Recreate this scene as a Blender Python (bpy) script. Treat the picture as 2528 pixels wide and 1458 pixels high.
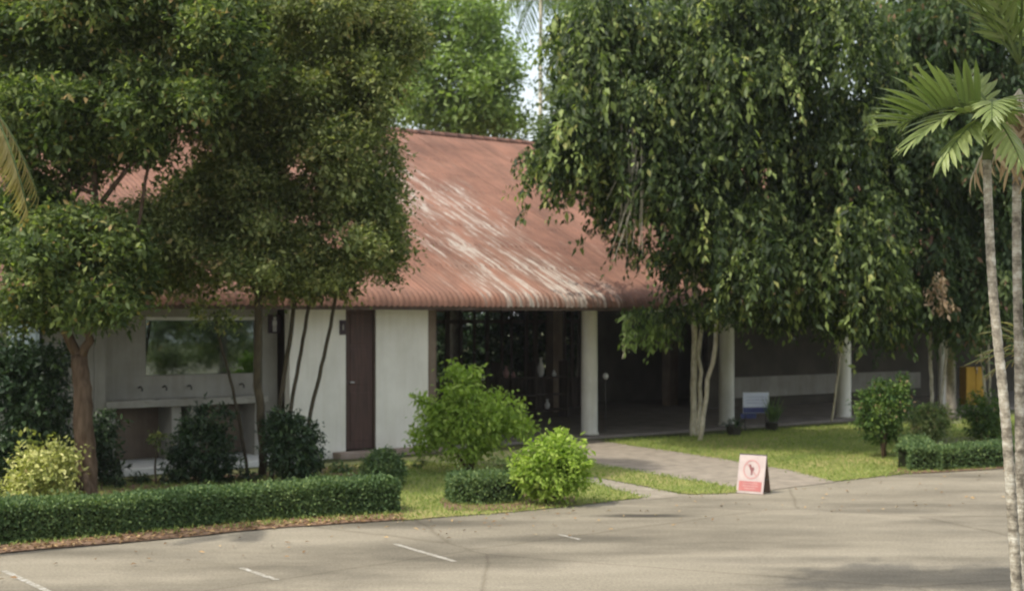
import bpy, math, random
import numpy as np
from mathutils import Vector, Matrix

for o in list(bpy.data.objects):
    bpy.data.objects.remove(o)
SC = bpy.context.scene
COL = SC.collection
R = math.radians

# ------------------------------------------------------------------ camera
F, HZ, CX, CAMH = 3343.0, 785.0, 1264.0, 2.7      # focal length in photo px, horizon row, centre column, eye height
cd = bpy.data.cameras.new('camera'); cam = bpy.data.objects.new('camera', cd); COL.objects.link(cam)
cam.location = (0, 0, CAMH); cam.rotation_euler = (R(90), 0, 0)
cd.sensor_fit = 'HORIZONTAL'; cd.sensor_width = 36.0; cd.lens = 36.0 * F / 2528.0
cd.shift_y = (HZ - 729.0) / 2528.0
cd.dof.use_dof = True; cd.dof.focus_distance = 6.0; cd.dof.aperture_fstop = 3.7      # the photograph is slightly soft
cd.clip_end = 2000.0; cd.clip_start = 0.05
SC.camera = cam
# ------------------------------------------------------------------ sky, sun, exposure
SUN = Vector((-0.44, -0.33, 0.83)).normalized()
elev = math.asin(SUN.z); azi = math.atan2(SUN.x, SUN.y)
w = bpy.data.worlds.new('World'); SC.world = w; w.use_nodes = True
nt = w.node_tree; bg = nt.nodes['Background']
sky = nt.nodes.new('ShaderNodeTexSky'); sky.sky_type = 'NISHITA'; sky.sun_disc = False
sky.sun_elevation = elev; sky.sun_rotation = azi
sky.air_density = 1.4; sky.dust_density = 5.0; sky.ozone_density = 1.0
# thin bright cloud veil over the blue
tc = nt.nodes.new('ShaderNodeTexCoord'); cn = nt.nodes.new('ShaderNodeTexNoise'); cn.inputs['Scale'].default_value = 2.2; cn.inputs['Detail'].default_value = 6
nt.links.new(tc.outputs['Generated'], cn.inputs['Vector'])
cr = nt.nodes.new('ShaderNodeMapRange'); cr.inputs[1].default_value = .3; cr.inputs[2].default_value = .7; cr.inputs[3].default_value = .35; cr.inputs[4].default_value = .8
nt.links.new(cn.outputs[0], cr.inputs[0])
cx = nt.nodes.new('ShaderNodeMix'); cx.data_type = 'RGBA'; cx.inputs[7].default_value = (4.3, 4.4, 4.6, 1)
nt.links.new(cr.outputs[0], cx.inputs[0]); nt.links.new(sky.outputs[0], cx.inputs[6])
nt.links.new(cx.outputs[2], bg.inputs[0]); bg.inputs[1].default_value = 0.15
sl = bpy.data.lights.new('sun', 'SUN'); so = bpy.data.objects.new('sun', sl); COL.objects.link(so)
sl.energy = 2.0; sl.angle = R(1.0); sl.color = (1.0, 0.94, 0.84)
so.rotation_euler = (-SUN).to_track_quat('-Z', 'Y').to_euler()
so.location = (0, 0, 30)
SC.view_settings.view_transform = 'Standard'; SC.view_settings.look = 'None'
SC.view_settings.exposure = 1.05; SC.view_settings.gamma = 1.0; SC.view_settings.use_curve_mapping = False

# ------------------------------------------------------------------ helpers
def G(px, py, z=0.0):
    Y = F * (CAMH - z) / (py - HZ)
    return Vector(((px - CX) * Y / F, Y, z))
def P(px, py, Y):
    return Vector(((px - CX) * Y / F, Y, CAMH + (HZ - py) * Y / F))

def tag(o, label=None, cat=None, group=None, kind=None):
    if label: o['label'] = label
    if cat: o['category'] = cat
    if group: o['group'] = group
    if kind: o['kind'] = kind
    return o
def empty(name, loc, label, cat, group=None, rz=0.0):
    o = bpy.data.objects.new(name, None); COL.objects.link(o)
    o.location = loc; o.rotation_euler = (0, 0, rz); o.empty_display_size = 0.2
    return tag(o, label, cat, group)
def link(name, me, mat=None, parent=None, local=False):
    """link a mesh whose coordinates are world coordinates (or the parent's, when local)"""
    o = bpy.data.objects.new(name, me); COL.objects.link(o)
    if mat and not me.materials: me.materials.append(mat)
    if parent:
        o.parent = parent
        if not local:
            W_ = Matrix.Identity(4)
            p = parent
            while p:
                W_ = p.matrix_parent_inverse @ (Matrix.Translation(p.location) @ p.rotation_euler.to_matrix().to_4x4()) @ W_
                p = p.parent
            o.matrix_parent_inverse = W_.inverted()
    return o

class MB:
    def __init__(s): s.v = []; s.f = []
    def add(s, vs, fs):
        n = len(s.v); s.v += [tuple(v) for v in vs]; s.f += [tuple(i + n for i in f) for f in fs]; return s
    def box(s, x0, x1, y0, y1, z0, z1):
        vs = [(x, y, z) for z in (z0, z1) for y in (y0, y1) for x in (x0, x1)]
        return s.add(vs, [(0,2,3,1),(4,5,7,6),(0,1,5,4),(2,6,7,3),(0,4,6,2),(1,3,7,5)])
    def tube(s, pts, rad, n=8, cap=True):
        pts = [Vector(p) for p in pts]; rings = []
        if not hasattr(rad, '__len__'): rad = [rad] * len(pts)
        for i, p in enumerate(pts):
            a = pts[max(0, i-1)]; b = pts[min(len(pts)-1, i+1)]; t = (b - a).normalized()
            up = Vector((0, 1, 0)) if abs(t.y) < .9 else Vector((1, 0, 0))
            e1 = t.cross(up).normalized(); e2 = t.cross(e1).normalized()
            rings.append([p + (e1*math.cos(k*2*math.pi/n) + e2*math.sin(k*2*math.pi/n)) * rad[i] for k in range(n)])
        vs = [v for r in rings for v in r]; fs = []
        for i in range(len(pts)-1):
            for k in range(n):
                a, b = i*n+k, i*n+(k+1) % n
                fs.append((a, b, b+n, a+n))
        if cap: fs.append(tuple(range(n))[::-1]); fs.append(tuple(range((len(pts)-1)*n, len(pts)*n)))
        return s.add(vs, fs)
    def lathe(s, prof, c=(0,0,0), n=16):
        vs = []; fs = []
        for r, z in prof:
            vs += [(c[0]+r*math.cos(k*2*math.pi/n), c[1]+r*math.sin(k*2*math.pi/n), c[2]+z) for k in range(n)]
        for i in range(len(prof)-1):
            for k in range(n):
                a, b = i*n+k, i*n+(k+1) % n
                fs.append((a, b, b+n, a+n))
        fs.append(tuple(range(n))[::-1]); fs.append(tuple(range((len(prof)-1)*n, len(prof)*n)))
        return s.add(vs, fs)
    def mesh(s, name='m', smooth=False):
        me = bpy.data.meshes.new(name); me.from_pydata(s.v, [], s.f); me.update()
        if smooth:
            for p in me.polygons: p.use_smooth = True
        return me
    def build(s, name, mat, parent=None, local=False, smooth=False, bevel=0):
        o = link(name, s.mesh(name, smooth), mat, parent, local)
        if bevel:
            m = o.modifiers.new('b', 'BEVEL'); m.width = bevel; m.segments = 2; m.limit_method = 'ANGLE'
        return o

# ------------------------------------------------------------------ materials
def newmat(name):
    m = bpy.data.materials.new(name); m.use_nodes = True
    return m, m.node_tree, m.node_tree.nodes['Principled BSDF']
def ramp(nt, fac, stops, interp='LINEAR'):
    r = nt.nodes.new('ShaderNodeValToRGB'); r.color_ramp.interpolation = interp
    e = r.color_ramp.elements
    while len(e) < len(stops): e.new(.5)
    for i, (p, c) in enumerate(stops):
        e[i].position = p; e[i].color = (*c, 1) if len(c) == 3 else c
    nt.links.new(fac, r.inputs[0]); return r
def noise(nt, vec, scale, detail=4, rough=.55):
    n = nt.nodes.new('ShaderNodeTexNoise'); n.inputs['Scale'].default_value = scale
    n.inputs['Detail'].default_value = detail; n.inputs['Roughness'].default_value = rough
    if vec: nt.links.new(vec, n.inputs['Vector'])
    return n
def mixc(nt, fac, a, b, mode='MIX'):
    m = nt.nodes.new('ShaderNodeMix'); m.data_type = 'RGBA'; m.blend_type = mode
    for sock, v in ((m.inputs[0], fac), (m.inputs[6], a), (m.inputs[7], b)):
        if isinstance(v, (int, float)): sock.default_value = v
        elif isinstance(v, tuple): sock.default_value = (*v, 1)
        else: nt.links.new(v, sock)
    return m.outputs[2]
def coords(nt, obj=None, scale=(1,1,1), rot=(0,0,0)):
    if obj is None:
        g = nt.nodes.new('ShaderNodeNewGeometry'); out = g.outputs['Position']
    else:
        t = nt.nodes.new('ShaderNodeTexCoord'); t.object = obj; out = t.outputs['Object']
    mp = nt.nodes.new('ShaderNodeMapping'); mp.inputs['Scale'].default_value = scale; mp.inputs['Rotation'].default_value = rot
    nt.links.new(out, mp.inputs[0]); return mp.outputs[0]
def bump(nt, bsdf, h, strength=.3, dist=.02):
    b = nt.nodes.new('ShaderNodeBump'); b.inputs['Strength'].default_value = strength; b.inputs['Distance'].default_value = dist
    nt.links.new(h, b.inputs['Height']); nt.links.new(b.outputs[0], bsdf.inputs['Normal'])
def simple(name, c1, c2, scale=6, rough=.8, spec=.3, bmp=.2, stretch=(1,1,1), metal=0, c3=None):
    m, nt, b = newmat(name)
    v = coords(nt, scale=stretch); n = noise(nt, v, scale)
    st = [(.3, c1), (.7, c2)] if c3 is None else [(.3, c1), (.55, c2), (.75, c3)]
    r = ramp(nt, n.outputs[0], st)
    nt.links.new(r.outputs[0], b.inputs['Base Color'])
    b.inputs['Roughness'].default_value = rough; b.inputs['Specular IOR Level'].default_value = spec
    b.inputs['Metallic'].default_value = metal
    if bmp: bump(nt, b, n.outputs[0], bmp, .01)
    return m
def leafmat(name, dark, mid, light, rare=None, trans=.38, rough=.55):
    m, nt, b = newmat(name)
    a = nt.nodes.new('ShaderNodeAttribute'); a.attribute_name = 'v'
    st = [(0.0, dark), (.5, mid), (.93, light)]
    if rare: st.append((1.0, rare))
    r = ramp(nt, a.outputs['Fac'], st)
    nt.links.new(r.outputs[0], b.inputs['Base Color'])
    b.inputs['Roughness'].default_value = rough; b.inputs['Specular IOR Level'].default_value = .25
    t = nt.nodes.new('ShaderNodeBsdfTranslucent')
    g = mixc(nt, 1.0, r.outputs[0], (1.3, 1.5, .6), 'MULTIPLY')
    nt.links.new(g, t.inputs[0])
    mx = nt.nodes.new('ShaderNodeMixShader'); mx.inputs[0].default_value = trans
    nt.links.new(b.outputs[0], mx.inputs[1]); nt.links.new(t.outputs[0], mx.inputs[2])
    nt.links.new(mx.outputs[0], nt.nodes['Material Output'].inputs[0])
    return m
M = {}
M['leaf_olive'] = leafmat('leaf_olive', (0.046,0.068,0.020), (0.150,0.179,0.062), (0.338,0.351,0.138), (0.390,0.312,0.144))
M['leaf_left'] = leafmat('leaf_left', (0.031,0.054,0.015), (0.098,0.138,0.044), (0.300,0.348,0.110), (0.360,0.252,0.110))
M['leaf_ficus'] = leafmat('leaf_ficus', (.014,.028,.008), (.055,.085,.024), (.30,.37,.12), (.34,.34,.12), rough=.5)
M['leaf_right'] = leafmat('leaf_right', (0.029,0.054,0.021), (0.060,0.096,0.034), (0.132,0.168,0.058), (0.240,0.144,0.091))
M['leaf_bright'] = leafmat('leaf_bright', (0.092,0.138,0.037), (0.196,0.276,0.081), (0.345,0.437,0.163), trans=.4)
M['leaf_far'] = leafmat('leaf_far', (0.066,0.100,0.037), (0.119,0.166,0.065), (0.198,0.251,0.094))
M['leaf_lime'] = leafmat('leaf_lime', (0.149,0.230,0.034), (0.265,0.368,0.062), (0.414,0.506,0.124), trans=.4)
M['leaf_hedge'] = leafmat('leaf_hedge', (0.046,0.085,0.034), (0.091,0.150,0.054), (0.195,0.260,0.088), trans=.2)
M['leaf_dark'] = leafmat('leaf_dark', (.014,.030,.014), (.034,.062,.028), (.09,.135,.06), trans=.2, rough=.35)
M['leaf_croton'] = leafmat('leaf_croton', (0.176,0.209,0.055), (0.440,0.440,0.154), (0.682,0.660,0.308), (0.330,0.275,0.110), trans=.25)
M['leaf_crotong'] = leafmat('leaf_crotong', (0.084,0.140,0.042), (0.224,0.280,0.098), (0.476,0.504,0.224), (0.420,0.280,0.168), trans=.25)
M['leaf_topiary'] = leafmat('leaf_topiary', (.03,.07,.018), (.08,.14,.035), (.2,.28,.06), (.25,.18,.1), trans=.3)
M['grass_blade'] = leafmat('grass_blade', (0.107,0.168,0.036), (0.198,0.267,0.063), (0.365,0.396,0.125), trans=.3)
M['palm_leaf'] = leafmat('palm_leaf', (.11,.15,.055), (.19,.24,.09), (.30,.35,.15), trans=.35, rough=.4)
M['palm_yellow'] = leafmat('palm_yellow', (.16,.125,.04), (.29,.235,.085), (.42,.36,.16), trans=.3)
M['palm_dry'] = leafmat('palm_dry', (.22,.15,.09), (.36,.26,.16), (.5,.4,.27), trans=.15, rough=.8)
M['litter'] = leafmat('litter', (.12,.07,.035), (.25,.15,.07), (.42,.30,.15), trans=.05, rough=.8)
M['bark'] = simple('bark', (.055,.035,.022), (.14,.10,.07), 5, .9, .1, .8, (3,3,.6))
M['bark_grey'] = simple('bark_grey', (.10,.09,.075), (.24,.22,.18), 5, .9, .1, .8, (3,3,.8))
M['bark_pale'] = simple('bark_pale', (.30,.275,.20), (.56,.52,.41), 7, .85, .1, .5, (2,2,1))
M['bark_dark'] = simple('bark_dark', (.04,.035,.022), (.09,.075,.05), 6, .9, .1, .5, (2,2,.8))
M['stem_green'] = simple('stem_green', (.05,.08,.02), (.12,.16,.05), 6, .6, .3, .1)
M['soil'] = simple('soil', (.07,.045,.028), (.20,.13,.085), 9, .95, .1, .8, c3=(.28,.2,.13))
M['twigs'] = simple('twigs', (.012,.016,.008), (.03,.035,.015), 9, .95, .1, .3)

def m_lot():
    m, nt, b = newmat('lot_concrete')
    v = coords(nt); n1 = noise(nt, coords(nt, scale=(.5,1,1)), .55, 6, .65); n2 = noise(nt, v, 34, 6, .75)
    vs = coords(nt, scale=(.35, 1.6, 1), rot=(0,0,R(-12))); n3 = noise(nt, vs, .55, 6, .65)
    c = ramp(nt, n3.outputs[0], [(.30, (.17,.150,.111)), (.50, (.240,.214,.160)), (.72, (.300,.268,.204))]).outputs[0]
    d = ramp(nt, n1.outputs[0], [(.34, (.62,.62,.62)), (.55, (1,1,1))]).outputs[0]
    c = mixc(nt, 1.0, c, d, 'MULTIPLY')
    e = ramp(nt, n2.outputs[0], [(.35, (.62,.61,.59)), (.6, (1.12,1.12,1.12))]).outputs[0]
    c = mixc(nt, .8, c, e, 'MULTIPLY')
    for (sx, sy, ax, ay, dk) in ((1.8,18.55,1.0,.26,.30), (.75,16.6,1.6,.5,.55), (-1.5,17.9,2.2,.55,.62), (5.2,19.0,1.5,.35,.68), (8.0,19.6,1.8,.3,.7), (3.0,15.2,1.9,.35,.76), (6.6,16.4,1.4,.2,.7), (-4.5,15.6,2.0,.5,.82)):  # soft dark ellipses: foliage shadows painted into the lot colour, plus further stains
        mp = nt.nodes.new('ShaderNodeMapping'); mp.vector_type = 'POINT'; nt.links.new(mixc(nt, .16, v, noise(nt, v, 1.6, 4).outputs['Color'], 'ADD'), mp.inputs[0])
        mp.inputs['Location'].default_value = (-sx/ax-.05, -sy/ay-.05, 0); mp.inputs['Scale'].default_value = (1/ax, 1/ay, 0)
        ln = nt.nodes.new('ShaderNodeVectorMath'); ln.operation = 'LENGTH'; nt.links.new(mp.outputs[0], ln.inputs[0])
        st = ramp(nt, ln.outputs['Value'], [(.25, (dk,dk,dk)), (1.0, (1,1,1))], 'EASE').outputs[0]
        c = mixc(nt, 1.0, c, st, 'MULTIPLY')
    # fine meandering cracks
    vn = noise(nt, v, 1.2, 3); vv = mixc(nt, .12, v, vn.outputs['Color'])
    vo = nt.nodes.new('ShaderNodeTexVoronoi'); vo.feature = 'DISTANCE_TO_EDGE'; vo.inputs['Scale'].default_value = .22
    nt.links.new(vv, vo.inputs['Vector'])
    k = ramp(nt, vo.outputs[0], [(0, (.55,.52,.48)), (.006, (1,1,1))]).outputs[0]
    c = mixc(nt, .6, c, k, 'MULTIPLY')
    nt.links.new(c, b.inputs['Base Color']); b.inputs['Roughness'].default_value = .85; b.inputs['Specular IOR Level'].default_value = .25
    bump(nt, b, n2.outputs[0], .35, .006); return m
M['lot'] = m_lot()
M['path'] = simple('path', (.19,.165,.13), (.30,.26,.205), 3.5, .9, .15, .3)
M['path_pale'] = simple('path_pale', (.21,.18,.14), (.30,.27,.21), 4, .9, .15, .3)
M['ground'] = simple('ground', (.06,.075,.03), (.13,.13,.06), 1.5, .95, .1, .5)
def m_lawn():
    m, nt, b = newmat('lawn')
    v = coords(nt); n1 = noise(nt, v, .5, 5, .65); n2 = noise(nt, v, 40, 4, .7)
    c = ramp(nt, n1.outputs[0], [(.3, (.16,.21,.065)), (.5, (.28,.29,.105)), (.66, (.38,.33,.16))]).outputs[0]
    e = ramp(nt, n2.outputs[0], [(.3, (.45,.5,.4)), (.65, (1.15,1.1,1))]).outputs[0]
    c = mixc(nt, .9, c, e, 'MULTIPLY')
    nt.links.new(c, b.inputs['Base Color']); b.inputs['Roughness'].default_value = .95; b.inputs['Specular IOR Level'].default_value = .1
    bump(nt, b, n2.outputs[0], .8, .03); return m
M['lawn'] = m_lawn()
def m_paint():
    m, nt, b = newmat('worn_paint')
    v = coords(nt); n = noise(nt, v, 14, 5, .7)
    c = ramp(nt, n.outputs[0], [(.40, (.21,.19,.14)), (.62, (.40,.385,.34))]).outputs[0]
    nt.links.new(c, b.inputs['Base Color']); b.inputs['Roughness'].default_value = .8; return m
M['paint'] = m_paint()

def haze_box():
    o = link('haze', MB().box(-150, 150, -45, 290, -1, 24).mesh('haze'))
    m = bpy.data.materials.new('haze'); m.use_nodes = True; nt = m.node_tree; nt.nodes.remove(nt.nodes['Principled BSDF'])
    v = nt.nodes.new('ShaderNodeVolumePrincipled'); v.inputs['Density'].default_value = .00026; v.inputs['Color'].default_value = (.9,.92,.95,1); v.inputs['Anisotropy'].default_value = .2
    nt.links.new(v.outputs[0], nt.nodes['Material Output'].inputs['Volume']); o.data.materials.append(m); o['kind'] = 'stuff'
haze_box()

# ------------------------------------------------------------------ leaf meshes
def leaf_mesh(name, Pn, D, N, L, W, V, fold=.18):
    n = len(Pn)
    D = D / np.maximum(np.linalg.norm(D, axis=1, keepdims=True), 1e-6)
    S = np.cross(D, N); S /= np.maximum(np.linalg.norm(S, axis=1, keepdims=True), 1e-6)
    Nn = np.cross(S, D)
    L = L[:, None]; W = W[:, None]
    mid = Pn + D * L * .42 + Nn * W * fold
    vs = np.empty((n, 4, 3), np.float32)
    vs[:, 0] = Pn; vs[:, 1] = mid + S * W * .5; vs[:, 2] = Pn + D * L - Nn * L * .06; vs[:, 3] = mid - S * W * .5
    vs[:, 0] -= Nn * 0.0
    me = bpy.data.meshes.new(name)
    me.vertices.add(4*n); me.vertices.foreach_set('co', vs.reshape(-1))
    idx = np.arange(n, dtype=np.int32)[:, None] * 4 + np.array([0,1,2,0,2,3], np.int32)[None]
    me.loops.add(6*n); me.loops.foreach_set('vertex_index', idx.reshape(-1))
    me.polygons.add(2*n); me.polygons.foreach_set('loop_start', np.arange(0, 6*n, 3, dtype=np.int32))
    me.polygons.foreach_set('loop_total', np.full(2*n, 3, np.int32))
    at = me.attributes.new('v', 'FLOAT', 'POINT')
    at.data.foreach_set('value', np.repeat(np.clip(V, 0, 1), 4).astype(np.float32))
    me.update(calc_edges=True); me.validate(); return me

def unit(rng, n):
    d = rng.normal(size=(n, 3)); return d / np.linalg.norm(d, axis=1, keepdims=True)

def crown(name, blobs, n, mat, parent, leaf=.08, per=26, csize=.22, droop=.3, shell=.55, seed=1, strand=0.0, wr=.45, flat=.0, kind=None, lump=0):
    """blobs: rows of world centre xyz and radii xyz. n leaves gathered in clumps on branch ends."""
    rng = np.random.default_rng(seed)
    B = np.array([[*b[0], *b[1]] for b in blobs], float)
    if lump:                                   # foliage pads: smaller masses round each main mass
        sub = []
        for row in B:
            dd = unit(rng, lump); rr = rng.uniform(.62, 1.0, lump)[:, None]
            cs_ = row[:3] + dd*row[3:]*rr; sz = row[3:]*rng.uniform(.24, .42, lump)[:, None]
            sub.append(np.column_stack([cs_, sz]))
        inner = B.copy(); inner[:, 3:] *= .72
        B = np.concatenate([inner] + sub)
    c, r = B[:, :3], B[:, 3:]
    wgt = (r[:,0]*r[:,1] + r[:,1]*r[:,2] + r[:,0]*r[:,2]); wgt /= wgt.sum()
    K = max(4, n // per)
    bi = rng.choice(len(B), K, p=wgt)
    d = unit(rng, K)
    if lump: up_ = (rng.random(K) < .6) & (d[:, 2] < -.1); d[up_, 2] *= -1
    flip = (rng.random(K) < .35) & (d[:, 1] > .2); d[flip, 1] *= -1      # a few more clumps on the open side
    rho = shell + (1 - shell) * rng.random(K) ** .6
    rho *= 1 + .10 * rng.normal(size=K)
    cc = c[bi] + d * r[bi] * rho[:, None]
    cv = np.clip(rng.normal(.42, .22, K), 0, .93); lsz = rng.uniform(.72, 1.35, K)
    far_ = rng.random(K) < .035; cc[far_] += d[far_] * rng.uniform(.08, .3, (K, 1))[far_] * np.minimum(1, r[bi][far_])   # stray shoots
    cs = csize * rng.uniform(.6, 1.35, K)
    li = np.repeat(np.arange(K), per); m = len(li)
    out = d[li]
    if strand > 0:
        t = rng.random(m) ** .8
        sl = strand * rng.uniform(.4, 1.3, K)[li]
        hor = out * np.array([1, 1, .2]); az = rng.normal(size=(K, 3))[li] * .35
        pos = cc[li] + (hor + az) * (sl * .45 * t)[:, None]
        pos[:, 2] -= sl * t ** 1.7
        pos += rng.normal(size=(m, 3)) * .055
        D = (hor * .35 + rng.normal(size=(m, 3)) * .45); D[:, 2] -= .9
    else:
        g = rng.normal(size=(m, 3)) * np.array([1, 1, .75])
        pos = cc[li] + g * cs[li][:, None] * .6
        D = out * .6 + rng.normal(size=(m, 3)) * .7; D[:, 2] -= droop
    N = rng.normal(size=(m, 3)) * .55 + out * .3; N[:, 2] += .75
    L = leaf * lsz[li] * rng.uniform(.6, 1.35, m); W = L * wr * rng.uniform(.8, 1.2, m)
    V = cv[li] + rng.normal(size=m) * .16
    V[rng.random(m) < .006] = 1.0
    if flat > 0: pos[:, 2] = np.maximum(pos[:, 2], flat)
    o = link(name, leaf_mesh(name, pos, D, N, L, W, V), mat, parent)
    if kind: o['kind'] = kind
    return o

def bl(rows, Y, ry=None, ys=0):
    """blob rows (px, py, rx, rz[, dY]) in photo pixels at distance Y turned into world ellipsoids"""
    out = []
    for row in rows:
        px, py, rx, rz = row[:4]; y = Y + (row[4] if len(row) > 4 else 0)
        k = y / F; rr = ry if ry else .5 * (rx + rz) * k
        out.append((tuple(P(px, py, y)), (rx*k, rr, rz*k)))
    return out

def limb(pts, r0, r1, n=8, sub=5, wob=.03, seed=0):
    """smooth bent limb through pts"""
    rnd = random.Random(seed); pts = [Vector(p) for p in pts]; res = []
    for i in range(len(pts)-1):
        p0 = pts[max(0,i-1)]; p1 = pts[i]; p2 = pts[i+1]; p3 = pts[min(len(pts)-1,i+2)]
        for k in range(sub):
            t = k/sub
            q = .5*((2*p1) + (p2-p0)*t + (2*p0-5*p1+4*p2-p3)*t*t + (3*p1-p0-3*p2+p3)*t**3)
            res.append(q + Vector((rnd.uniform(-wob,wob), rnd.uniform(-wob,wob), 0)) * (1 if (i or k) else 0))
    res.append(pts[-1]); m = len(res)
    return res, [r0 + (r1-r0)*i/(m-1) for i in range(m)]
def add_limb(mb, pts, r0, r1, **k):
    p, r = limb(pts, r0, r1, **k); mb.tube(p, r, k.get('n', 8)); return p

def inpoly(x, y, poly):
    ins = np.zeros(len(x), bool); n = len(poly)
    for i in range(n):
        x0, y0 = poly[i][:2]; x1, y1 = poly[(i+1) % n][:2]
        c = ((y0 > y) != (y1 > y)) & (x < (x1-x0)*(y-y0)/((y1-y0) if abs(y1-y0) > 1e-9 else 1e-9) + x0)
        ins ^= c
    return ins

# ================================================================== SETTING: ground
def sheet(name, pts, z, mat, jitter=0, **kw):
    me = bpy.data.meshes.new(name)
    vs = [(p[0], p[1], z) for p in pts]
    me.from_pydata(vs, [], [tuple(range(len(vs)))]); me.update()
    if me.polygons[0].normal.z < 0: me.flip_normals()
    o = link(name, me, mat); o['kind'] = 'structure'; return o
def wavy(pxs, n=6, amp=.05, seed=0):
    """world outline with irregular edges"""
    rnd = random.Random(seed); w_ = [G(*p) for p in pxs]; out = []
    for i in range(len(w_)):
        a, b = w_[i], w_[(i+1) % len(w_)]; L = (b-a).length; m = max(1, min(60, int(L / .35)))
        for k in range(m):
            q = a.lerp(b, k/m)
            if k: q += Vector((rnd.uniform(-amp,amp), rnd.uniform(-amp,amp), 0))
            out.append(q)
    return out
sheet('ground', [(-140,-40),(140,-40),(140,280),(-140,280)], 0, M['ground'])
lot_edge = [(-400,1392),(0,1364),(300,1338),(640,1305),(1000,1287),(1270,1266),(1480,1244),(1590,1234),(1700,1223),(1860,1217),(1930,1203),(2060,1190),(2250,1168),(2528,1154),(3100,1122)]
le = []
rnd = random.Random(4)
for i in range(len(lot_edge)-1):
    a, b = G(*lot_edge[i]), G(*lot_edge[i+1]); m = max(2, int((b-a).length/.3))
    le += [a.lerp(b, k/m) + Vector((0, .22 + rnd.uniform(-.05,.05), 0)) for k in range(m)]
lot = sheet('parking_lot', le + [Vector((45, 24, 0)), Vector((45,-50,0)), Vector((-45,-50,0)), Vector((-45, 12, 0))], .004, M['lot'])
lawn_right_px = [(1490,1090),(1560,1083),(1700,1080),(1790,1072),(1900,1062),(2080,1050),(2230,1046),(2700,1015),(2900,1100),(2528,1152),(2250,1168),(2060,1189),(1960,1163),(1800,1136),(1640,1112)]
lawn_mid_px = [(1440,1144),(1620,1172),(1760,1196),(1872,1213),(1780,1219),(1700,1221),(1600,1202),(1480,1180),(1440,1170)]
lawn_low_px = [(1440,1186),(1500,1204),(1592,1229),(1480,1242),(1270,1264),(1000,1285),(960,1270),(960,1140),(1180,1150),(1300,1165)]
lawn_left_px = [(-300,1240),(250,1196),(600,1185),(800,1160),(960,1140),(960,1285),(640,1303),(300,1330),(-300,1380)]
lawns = {}
for nm, px, sd in (('lawn', lawn_right_px, 1), ('lawn', lawn_mid_px, 2), ('lawn', lawn_low_px, 3), ('lawn', lawn_left_px, 4)):
    w_ = wavy(px, seed=sd, amp=.04); sheet(nm, w_, .016, M['lawn']); lawns[sd] = w_
sheet('footpath', wavy([(1300,1110),(1440,1086),(1520,1088),(1640,1110),(1800,1134),(1960,1161),(2062,1190),(1935,1206),(1865,1217),(1760,1198),(1620,1174),(1440,1146),(1300,1140)], seed=9, amp=.02), .012, M['path'])
sheet('footpath', wavy([(1300,1150),(1440,1168),(1480,1180),(1600,1203),(1700,1223),(1592,1234),(1500,1208),(1440,1190),(1300,1170)], seed=10, amp=.02), .008, M['path_pale'])
sheet('footpath', [G(2220,1083), G(2480,1078), G(2700,1070), G(2700,1084), G(2490,1096), G(2240,1104)], .020, M['path_pale'])
sheet('footpath', [G(2300,1050), G(2372,1046), G(2380,1006), G(2318,1006)], .024, M['path'])
# soil beds along the hedges
bed = wavy([(-300,1352),(0,1326),(300,1302),(640,1272),(1000,1254),(1004,1284),(640,1309),(300,1342),(0,1368),(-300,1390)], seed=5, amp=.05)
sheet('soil_bed', bed, .020, M['soil'])
bed2 = wavy([(1085,1232),(1300,1222),(1420,1228),(1425,1246),(1270,1262),(1100,1262)], seed=6, amp=.05)
sheet('soil_bed', bed2, .021, M['soil'])
bed3 = wavy([(2235,1150),(2600,1130),(2600,1150),(2300,1168),(2190,1172)], seed=7, amp=.04)
sheet('soil_bed', bed3, .0212, M['soil'])
bed4 = wavy([(130,1200),(640,1170),(880,1150),(900,1178),(640,1215),(140,1255)], seed=8, amp=.06)
sheet('soil_bed', bed4, .0214, M['soil'])
# painted bay lines (worn): children of the lot
def stripe(a, b, w0=.075):
    a, b = G(*a), G(*b); d = (b-a).normalized(); s = Vector((-d.y, d.x, 0)) * w0/2
    me = bpy.data.meshes.new('painted_line'); n = 14; vs = []; fs = []
    for i in range(n+1):
        q = a.lerp(b, i/n); j = rnd.uniform(.75, 1.05)
        vs += [q - s*j, q + s*j]
    fs = [(2*i, 2*i+1, 2*i+3, 2*i+2) for i in range(n)]
    vs = [(v.x, v.y, .008) for v in vs]
    me.from_pydata(vs, [], fs); me.update()
    link('painted_line', me, M['paint'], lot)
stripe((8,1408),(150,1475)); stripe((596,1402),(684,1432)); stripe((975,1343),(1122,1386)); stripe((1378,1319),(1432,1332), .055)

# grass blades (nobody could count them)
def blades(name, polys, dens, h, seed, label):
    rng = np.random.default_rng(seed); Ps = []
    for poly in polys:
        a = np.array([[p.x, p.y] for p in poly]); mn, mx = a.min(0), a.max(0)
        n = int(np.prod(mx-mn) * dens); q = rng.uniform(mn, mx, (n, 2))
        q = q[inpoly(q[:,0], q[:,1], a)]; Ps.append(q)
    q = np.concatenate(Ps); n = len(q)
    pos = np.column_stack([q, np.full(n, .02)])
    D = rng.normal(size=(n,3))*.5; D[:,2] = 1; N = rng.normal(size=(n,3)); N[:,2] = .2
    pat = np.sin(q[:,0]*1.3+1)*np.sin(q[:,1]*1.7)*.14
    o = link(name, leaf_mesh(name, pos, D, N, h*rng.uniform(.5,1.3,n), .012*rng.uniform(.7,1.5,n), rng.normal(.5,.2,n)+pat), M['grass_blade'])
    tag(o, label, 'grass', kind='stuff')
blades('grass', [lawns[1], lawns[2], lawns[3]], 420, .055, 3, 'short sunlit lawn grass between the paths and the colonnade')
blades('grass', [lawns[4]], 300, .07, 5, 'shaded grass behind the long clipped hedge on the left')
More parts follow.
